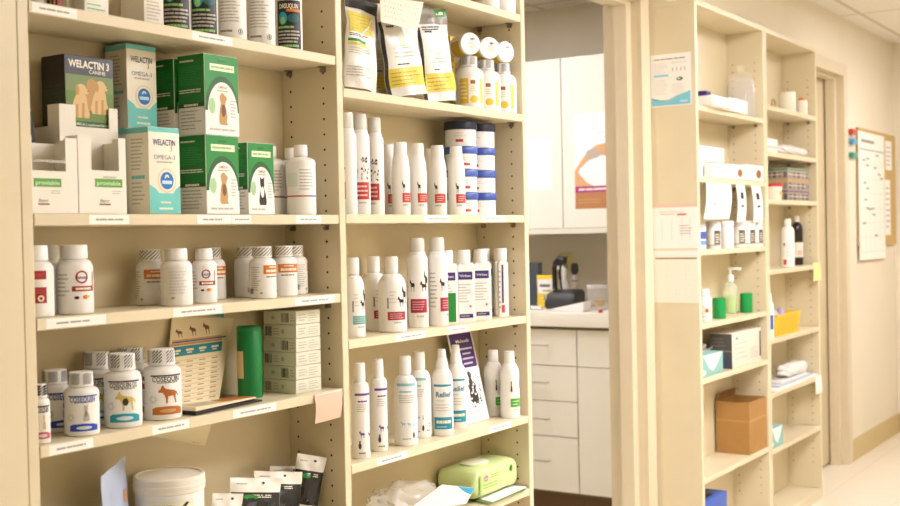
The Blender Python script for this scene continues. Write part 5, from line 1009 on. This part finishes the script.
hang('narrow white strip with black marks hanging from the second shelf, middle one', 736, 744.5, 184, 222, -.003, -.004, RB-TH-.0005, .0)
hang('narrow white strip with black marks hanging nearest the right upright', 751, 760, 184, 222, -.003, -.004, RB-TH-.0005, .02)
# third shelf: jars
def b_jar2(o, r, h):
    finish('body', lathe(bmesh.new(), [(0, 0), (r*.95, 0), (r, h*.02), (r, h*.74), (r*.9, h*.79), (0, h*.79)], 30), WHT, o)
    finish('lid', lathe(bmesh.new(), [(0, h*.79), (r*.97, h*.79), (r, h*.82), (r, h*.96), (r*.94, h), (0, h)], 30), CAPW, o)
    p = Print(o, cyl(r), 'label', .006); p.rect(.1*r, h*.10, 1.1*r, h*.66, M('#57503F', .5)); p.lines(.25*r, .95*r, h*.2, h*.55, 4, OFFW, 2, .4); p.rect(-.9*r, h*.10, 1.1*r, h*.15, LGREY); p.done()
G = 'white screw-lid jars on the third shelf'
for i, (a, b, pt, Y, off, lab) in enumerate(((706, 721, 221, .032, 0, 'white jar with a dark label panel, second item from the left on the third shelf'), (719, 734, 220, .034, 130, 'white jar with its label turned away, third item from the left on the third shelf'), (732, 746, 220.5, .030, -5, 'white jar with a dark label panel, middle of the third shelf'), (741.5, 755, 220.5, .030, 10, 'white jar with a dark label panel, second from the right upright'), (749.4, 762.2, 221, .028, 20, 'white jar with a dark label panel, nearest the right upright'))):
    put('jar2', lab, 'jar', a, b, pt, Y, RC, off, G, 'ointment_jar', b_jar2)
o = crt('slim blue and white carton at the left end of the third shelf', 698, 706, 224, .02, RC, .04, WHT, lambda p, w, h: (p.rect(0, h*.42, w, h*.7, BLUE), p.rect(0, h*.18, w, h*.34, M('#6AA0D8', .5)), p.lines(w*.2, w*.8, h*.8, h*.92, 2, BLUE)), 'slim_carton', None, R0+.024)
# fourth shelf
put('smallb', 'small white bottle with a dark label mark at the left end of the fourth shelf', 'bottle', 698.5, 711.5, 289, .040, RD, 0, None, 'medicine_bottle', lambda o, r, h: (bottle(o, r, h, .70, .80, .68), (lambda p: (p.rect(-.6*r, h*.2, 1.2*r, h*.5, M('#E8E0CC', .5)), p.ell(.3*r, h*.34, .3*r, h*.07, BROWN), p.lines(-.4*r, 1.0*r, h*.12, h*.17, 1, GREEN), p.done()))(Print(o, cyl(r), 'label', .006))))
def b_cup(o, r, h): finish('cup', lathe(bmesh.new(), [(0, 0), (r*.95, 0), (r, .002), (r, h), (r*.94, h), (r*.92, .004), (0, .004)], 32), M('#0F9A4A', .35), o)
put('cup', 'bright green cup on the fourth shelf, left of the soap dispenser', 'cup', 712.5, 726, 298, .036, RD, 0, 'bright green cups', 'plastic_cup', b_cup)
put('cup', 'bright green cup on the fourth shelf, right of the soap dispenser', 'cup', 739.5, 753, 294, .050, RD, 0, 'bright green cups')
X, r, h = cdim(723.5, 737.5, 267, .095, RD)
o = thing('soap_dispenser', 'clear pump bottle of green soap standing between the two green cups', 'dispenser', (X, .095, RD), facing(X, .09)); SOAPC = M('#EAF2DC', .06, alpha=.35)
hb = h*.66
finish('bottle', lathe(bmesh.new(), [(0, 0), (r*.95, 0), (r, .004), (r, hb*.86), (r*.8, hb*.95), (r*.4, hb), (r*.4, hb+.004), (0, hb+.004)], 30), SOAPC, o)
finish('soap', lathe(bmesh.new(), [(0, .003), (r*.93, .003), (r*.95, .006), (r*.95, hb*.58), (0, hb*.58)], 30), M('#A8D04A', .3), o)
bm = lathe(bmesh.new(), [(0, hb+.004), (r*.48, hb+.004), (r*.48, hb+.03), (r*.2, hb+.032), (r*.2, h*.93), (0, h*.93)], 20); tube(bm, [(-.008, 0, h*.95), (.0, 0, h*.965), (.03, 0, h*.965), (.042, 0, h*.945)], .006, 8); finish('pump', bm, CAPW, o)
# fifth shelf
def tissue(label, pxl, pxr, pyt, Y0, z0, dep, xmin=None, tuft=True):
    P, Q = at_y(pxl, pyt, Y0), at_y(pxr, pyt, Y0); x0 = max(P.x, xmin or -9); w = Q.x-x0; h = P.z-z0
    o = thing('tissue_box', label, 'tissue box', (x0, Y0, z0)); finish('carton', box(0, w, 0, dep, 0, h, .0015), M('#8CC0B8', .5), o)
    p = Print(o, FRONT(0, 0, 0)); p.poly([(w*.15, h*.98), (w*.95, h*.98), (w*.75, h*.5), (w*.55, h*.2), (w*.4, h*.35)], WHT); p.ell(w*.15, h*.2, w*.1, h*.12, OFFW, 1, 10); p.done()
    p = Print(o, SIDE(0, dep, 0), 'side_label'); p.poly([(dep*.1, h*.98), (dep*.9, h*.98), (dep*.6, h*.3), (dep*.4, h*.25)], WHT); p.done()
    if tuft:
        bm = bmesh.new(); n = 14
        g = [[bm.verts.new((w*(.2+.6*i/n), dep*.5+.02*math.sin(i*1.1+j)*j/3, h+.001+.030*(j/3)*(.7+.4*math.sin(i*.9+.4)))) for i in range(n+1)] for j in range(4)]
        for j in range(3):
            for i in range(n): bm.faces.new((g[j][i], g[j][i+1], g[j+1][i+1], g[j+1][i]))
        bmesh.ops.solidify(bm, geom=bm.faces[:], thickness=.0012); finish('tissue', bm, M('#FAF8F2', .8), o, smooth=60)
    return o
tissue('teal tissue box with a white tissue sticking up, left end of the fifth shelf', 699, 723, 357, .012, RE, .075, R0+.023)
P, Q = at_y(732, 333, .008), at_y(761, 331, .008); w = Q.x-P.x; h = at_y(732, 334, .008).z-RE
o = thing('glove_carton', 'grey and white glossy carton with dark side on the fifth shelf', 'box', (P.x, .008, RE)); dp = .088; finish('carton', box(0, w, 0, dp, 0, h, .0015), M('#E8DCC8', .35), o)
p = Print(o, FRONT(0, 0, 0)); p.lines(w*.08, w*.5, h*.2, h*.75, 4, M('#CFC4B2', .5)); p.lines(w*.6, w*.92, h*.15, h*.5, 5, LGREY); p.rect(w*.93, h*.15, w*.98, h*.9, INK); p.ell(w*.15, h*.84, w*.05, h*.04, GREY, 1, 10); p.done()
p = Print(o, SIDE(0, dp, 0), 'side_label'); p.rect(.001, .001, dp-.001, h-.001, M('#5A5650', .4)); p.rect(.001, h*.48, dp-.001, h*.52, M('#8A857C', .5)); p.lines(dp*.1, dp*.8, h*.6, h*.9, 3, M('#76726A', .5)); p.rect(dp*.5, h*.05, dp*.95, h*.35, M('#4A5068', .5)); p.done()
# sixth shelf: cardboard box
KRAFT = M('#AC8044', .75, noise=.05, scale=20); KR2 = M('#9C7038', .75, noise=.05, scale=20)
P = at_y(750, 425, .005); X0 = P.x; X1 = R1-.024; hb = at_y(750, 403, .005).z-RF; dp = .134; w = X1-X0
o = thing('cardboard_box', 'open brown cardboard box on the lowest middle shelf', 'cardboard box', (X0, .008, RF)); t = .004
bm = bmesh.new(); bx(bm, 0, w, 0, t, 0, hb); bx(bm, 0, w, dp-t, dp, 0, hb); bx(bm, 0, t, t, dp-t, 0, hb); bx(bm, w-t, w, t, dp-t, 0, hb); bx(bm, t, w-t, t, dp-t, 0, t); finish('carton', bm, KRAFT, o, smooth=0)
for nm, q in (('flap', [(.001, dp-.004, hb), (w-.001, dp-.004, hb), (w-.01, dp-.012, hb+.03), (.01, dp-.012, hb+.03)]), ('flap', [(.0045, dp-.004, hb*.97), (.0045, .005, hb*.97), (.024, .012, hb*.86), (.024, dp-.012, hb*.86)])): finish(nm, slab(bmesh.new(), q, .003), KR2, o, smooth=0)
p = Print(o, SIDE(0, dp, 0), 'tape'); p.rect(.002, hb*.62, dp-.002, hb*.66, M('#BA8E4E', .6)); p.done()
p = Print(o, FRONT(0, 0, 0), 'tape'); p.rect(.002, hb*.62, w-.002, hb*.66, M('#BA8E4E', .6)); p.done()
# floor of the unit: blue carton
o = thing('blue_carton', 'blue carton with a dark top on the bottom board of the near unit', 'box', (R0+.0225, .02, .0625)); w = xs(727, 500, .02)-R0-.0225; h = at_y(715, 497, .02).z-.0625
finish('carton', box(0, w, 0, .12, 0, h, .002), M('#3E62B8', .45), o); p = Print(o, plane((0, 0, h), (1, 0, 0), (0, 1, 0)), 'top_panel'); p.rect(.01, .02, w*.7, .118, M('#1C2030', .5)); p.done()
# ================================================================= RIGHT UNIT, FAR BAY
XM = R1+.023
def roll(label, pl, pr, pt, Y, z0, kind='roll'):
    put('roll', label, 'roll', pl, pr, pt, Y, z0, 0, 'white tape rolls', 'bandage_roll', lambda o, r, h: (finish('roll', lathe(bmesh.new(), [(r*.3, 0), (r*.97, 0), (r, .003), (r, h-.003), (r*.97, h), (r*.3, h), (r*.3, 0)], 30), M('#F3ECD8', .6), o), finish('core', lathe(bmesh.new(), [(r*.22, .0005), (r*.29, .0005), (r*.29, h-.001), (r*.22, h-.001), (r*.22, .0005)], 20), TAN, o)))
roll('white roll on the far top shelf, left one of two', 779.3, 795.8, 92.5, .050, QA)
X, r, h = cdim(795.8, 807.8, 97, .05, QA); X = min(X, R2-.024-r); o = copy_tree(PROTO['roll']); o.location = (X, .05, QA); o.scale = (.72, .72, .8); tag(o, 'smaller white roll on the far top shelf, nearest the upright', 'roll', 'white tape rolls')
hr = max(v.co.z for c_ in o.children for v in c_.data.vertices)*.8; o = finish('orange_cap', lathe(bmesh.new(), [(0, 0), (.012, 0), (.013, .004), (.011, .010), (0, .011)], 16), ORG, None, (X-.004, .05, QA+hr+.0012)); tag(o, 'orange cap lying on the smaller white roll', 'cap')
bm = bmesh.new(); tube(bm, [(.020*math.cos(a*.5236), .0, .022+.020*math.sin(a*.5236)) for a in range(13)], .0045, 8); o = finish('tape_ring', bm, M('#C9AE72', .5), None, (xs(772.5, 103, .05)+.012, .05, QA+.003)); tag(o, 'tan ring leaning at the left end of the far top shelf', 'ring')
crt('white carton with a pale red line on the far unit second shelf', 767, 777.5, 138, .02, QB, .07, WHT, lambda p, w, h: p.rect(0, h*.35, w, h*.45, M('#E8B0A0', .5)), 'medicine_carton', None, XM)
def bag(label, pl, pr, pt, Y, z0, dep, seed, m, name='plastic_bag', cat='plastic bag', wid=None):
    P, Q = at_y(pl, pt, Y), at_y(pr, pt, Y); x0 = max(P.x, XM if pl > 767 else -9); x1 = min(Q.x, R2-.024); w = x1-x0; h = P.z-z0
    bm = bmesh.new(); bmesh.ops.create_icosphere(bm, subdivisions=4, radius=1); rr = random.Random(seed); a, b = rr.uniform(0, 6), rr.uniform(0, 6)
    for v in bm.verts:
        n = v.co.copy(); k = 1+.07*math.sin(7*n.x+a)*math.sin(6*n.y+b)+.05*math.sin(13*n.x+9*n.z+a)-.08
        s = lambda q: math.copysign(abs(q)**.7, q)
        v.co = Vector((s(n.x)*w*.5*min(1, k), s(n.y)*dep*.5*min(1, k), max(0, h*.42+n.z*h*.58*k)))
    o = finish(name, bm, m, None, ((x0+x1)/2, Y+dep/2-.01, z0+.0004), 60); return tag(o, label, cat)
bag('crumpled clear bag of white pads on the far unit second shelf', 778, 816, 141.5, .02, QB, .10, 3, M('#F0E8E0', .25, bump=.5, scale=50, alpha=.9))
X = xs(775, 193, .035); o = thing('food_container', 'white container with a red lid on the far unit third shelf', 'container', (max(X, XM+.045), .048, QC)); r = .044; h = at_y(775, 184, .045).z-QC
finish('tub', lathe(bmesh.new(), [(0, 0), (r*.85, 0), (r*.95, h*.82), (0, h*.82)], 30), M('#EFE2CC', .3), o); finish('lid', lathe(bmesh.new(), [(0, h*.82), (r, h*.82), (r*1.02, h*.86), (r*1.02, h*.96), (r*.96, h), (0, h)], 30), RED2, o)
p = Print(o, cyl(r*.93), 'label', .006); p.ell(-.1*r, h*.42, r*.3, h*.16, M('#E0B45E', .5)); p.done()
P = at_y(785, 172, .03); Q = at_y(806, 170, .03); n = 3; zz = QC; hh = (at_y(795, 168.5, .03).z-QC)/n
for i in range(n):
    o = thing('printed_carton', 'grey printed carton, %s of the stack of three on the far unit third shelf' % ('bottom', 'middle', 'top')[i], 'box', (P.x, .018, QC+hh*i), 0, 'stacked grey cartons'); w = Q.x-P.x; finish('carton', box(0, w, 0, .115, 0, hh-.0008, .001), M('#A89C8A', .5), o)
    cc = (M('#7A5A78', .5), M('#C89A50', .5), M('#5E8A72', .5))[i]
    for nm, sf, L in (('front_label', FRONT(0, 0, 0), w), ('side_label', SIDE(0, .115, 0), .115)):
        p = Print(o, sf, nm); p.rect(.001, hh*.75, L-.001, hh*.93, cc)
        for k in range(5): p.rect(L*(.03+.2*k), hh*.08, L*(.16+.2*k), hh*.62, (M('#6E6658', .5), M('#57505A', .5), M('#8A8070', .5))[(i+k) % 3])
        p.lines(.004, L-.004, hh*.3, hh*.45, 1, OFFW, 2, .4); p.done()
def b_wh(o, r, h): bottle(o, r, h, .52, .86, .72); p = Print(o, cyl(r), 'label', .006); p.rect(-.7*r, h*.05, -.2*r, h*.16, RED2); p.rect(-.7*r, h*.44, -.4*r, h*.5, RED2); p.lines(-.2*r, .8*r, h*.2, h*.5, 4, M('#DED8CA', .6)); p.done()
put('whb', 'tall white bottle on the far unit fourth shelf, in front of the dark bottle', 'bottle', 781, 794.5, 219, .040, QD, 0, None, 'medicine_bottle', b_wh)
def b_dk(o, r, h): bottle(o, r, h, .44, .88, .70, M('#2A1A10', .2), CAPW); p = Print(o, cyl(r), 'label', .006); p.rect(-.5*r, h*.16, 1.5*r, h*.46, WHT2, 1); p.rect(.1*r, h*.20, .9*r, h*.30, M('#E0B4A0', .5), 2); p.done()
put('dkb', 'dark brown bottle with a white label behind the tall white bottle', 'bottle', 791, 803, 216, .084, QD, 0, None, 'medicine_bottle', b_dk)
put('bws', 'white bottle with a blue label stripe at the left end of the basket shelf', 'bottle', 764.5, 774, 293, .022, QE, 0, None, 'medicine_bottle', lambda o, r, h: (bottle(o, r, h, .55, .82, .7), (lambda p: (p.rect(-.2*r, h*.2, 1.0*r, h*.52, BLUE), p.done()))(Print(o, cyl(r), 'label', .006))))
P, Q = at_y(777, 315, .006), at_y(800, 311, .006); w = Q.x-P.x; hk = at_y(788, 313, .006).z-QE; dp = .10
o = thing('plastic_basket', 'yellow plastic basket holding small items on the far unit shelf', 'basket', (P.x, .006, QE)); YB = M('#F4CC2A', .4); t = .003
bm = bmesh.new()
def fr_(z, e): return [(e, e, z), (w-e, e, z), (w-e, dp-e, z), (e, dp-e, z)]
R_ = [[bm.verts.new(v) for v in fr_(z, e)] for z, e in ((0, .008), (hk, 0), (hk, -.005), (hk-.006, -.005), (hk-.006, .001), (hk-.004, .004), (.004, .011))]
for a, b in zip(R_, R_[1:]):
    for k in range(4): bm.faces.new((a[k], a[(k+1) % 4], b[(k+1) % 4], b[k]))
bm.faces.new(R_[0][::-1]); bm.faces.new(R_[-1]); bmesh.ops.recalc_face_normals(bm, faces=bm.faces); finish('basket', bm, YB, o, smooth=0)
p = Print(o, plane((.0, .0062, 0), (1, 0, 0), (0, -.075, 1)), 'ribs')
for k in range(9): p.rect(w*(.08+.1*k), .008, w*(.11+.1*k), hk*.86, M('#E0B41E', .5))
p.done()
for i, (fx, c, lab) in enumerate(((.3, '#C8C4CC', 'grey wrapped item poking out of the yellow basket, left'), (.62, '#B8A8C0', 'lilac wrapped item poking out of the yellow basket, right'))):
    bm = bmesh.new(); bmesh.ops.create_icosphere(bm, subdivisions=3, radius=1)
    for v in bm.verts: n_ = v.co.copy(); v.co = Vector((n_.x*.026, n_.y*.03, n_.z*(hk*.54)))*(1+.08*math.sin(9*n_.x+7*n_.z))
    o = finish('wrapped_item', bm, M(c, .4), None, (P.x+w*fx, .006+dp*.5, QE+hk*.64), 60); tag(o, lab, 'packet', 'items in the yellow basket')
for i in range(3):
    x0 = max(at_y(773+i*4, 378, .01).x, XM)+.02*i; x1 = xs(817-i*3, 372, .01); bm = slab(bmesh.new(), [(x0, -.006+.014*i, QF+.001+.008*i), (min(x1, R2-.024), .006+.01*i, QF+.001+.008*i), (min(x1, R2-.024), .135, QF+.001+.008*i), (x0+.01, .13, QF+.001+.008*i)], -.007, warp=lambda u, v: .0)
    o = finish('paper_packet', bm, (PAPER, M('#C8CCD4', .5), WHT)[i]); tag(o, ('white paper packet lowest in the pile on the far unit shelf', 'grey-blue paper packet in the middle of the far unit pile', 'white paper packet uppermost in the pile on the far unit shelf')[i], 'packet', 'flat packets piled on the far unit')
    p = Print(o, plane((x0, -.006+.014*i, QF+.0082+.008*i), (1, 0, 0), (0, 1, 0)), 'print'); p.lines(.06, .3, .03, .08, 3, (LGREY, M('#7A9AC0', .5), LGREY)[i]); p.done()
bag('crumpled clear bag on top of the pile of flat packets', 786, 812, 366, .03, QF+.026, .08, 9, M('#F4F0EA', .25, bump=.5, scale=50, alpha=.85))
tissue('teal tissue box at the left end of the second lowest far shelf', 767, 783, 431.5, .010, QG, .085, XM, False)
for (pl, pr, pa, pb, c, lab) in ((813.5, 821.5, 263, 280, '#F2E49A', 'yellow sticky note stuck over the front edge of the far shelf'), (815.5, 821.8, 377, 392, '#F4F0E4', 'white sticky note stuck over a lower edge of the far shelf')):
    A, B = at_y(pl, pa, -.004), at_y(pr, pb, -.004); o = finish('sticky_note', slab(bmesh.new(), [(A.x, -.004, B.z), (min(B.x, R2), -.006, B.z), (min(B.x, R2), -.0008, A.z), (A.x, -.0008, A.z)], .0006, warp=lambda u, v: .002*math.sin(3*v)), M(c, .7)); tag(o, lab, 'sticky note')
# ================================================================= CAMERA
cd = bpy.data.cameras.new('camera'); co = bpy.data.objects.new('camera', cd); COL.objects.link(co)
mtx = Matrix.Identity(4)
for i, v in enumerate((RT, UP, -FW)):
    for k in range(3): mtx[k][i] = v[k]
mtx.translation = CAM; co.matrix_world = mtx
cd.sensor_width = 36; cd.sensor_fit = 'HORIZONTAL'; cd.lens = F/900*36; cd.clip_start = .05
cd.dof.use_dof = True; cd.dof.focus_distance = 2.45; cd.dof.aperture_fstop = 5.6
SC.camera = co
w = bpy.data.worlds.new('world'); SC.world = w; w.use_nodes = True
w.node_tree.nodes['Background'].inputs[0].default_value = (1, .9, .72, 1); w.node_tree.nodes['Background'].inputs[1].default_value = .05
SC.view_settings.view_transform = 'Standard'; SC.view_settings.look = 'None'; SC.view_settings.gamma = 1; SC.view_settings.exposure = EXPO
SC.view_settings.use_curve_mapping = False
SC.render.use_motion_blur = False
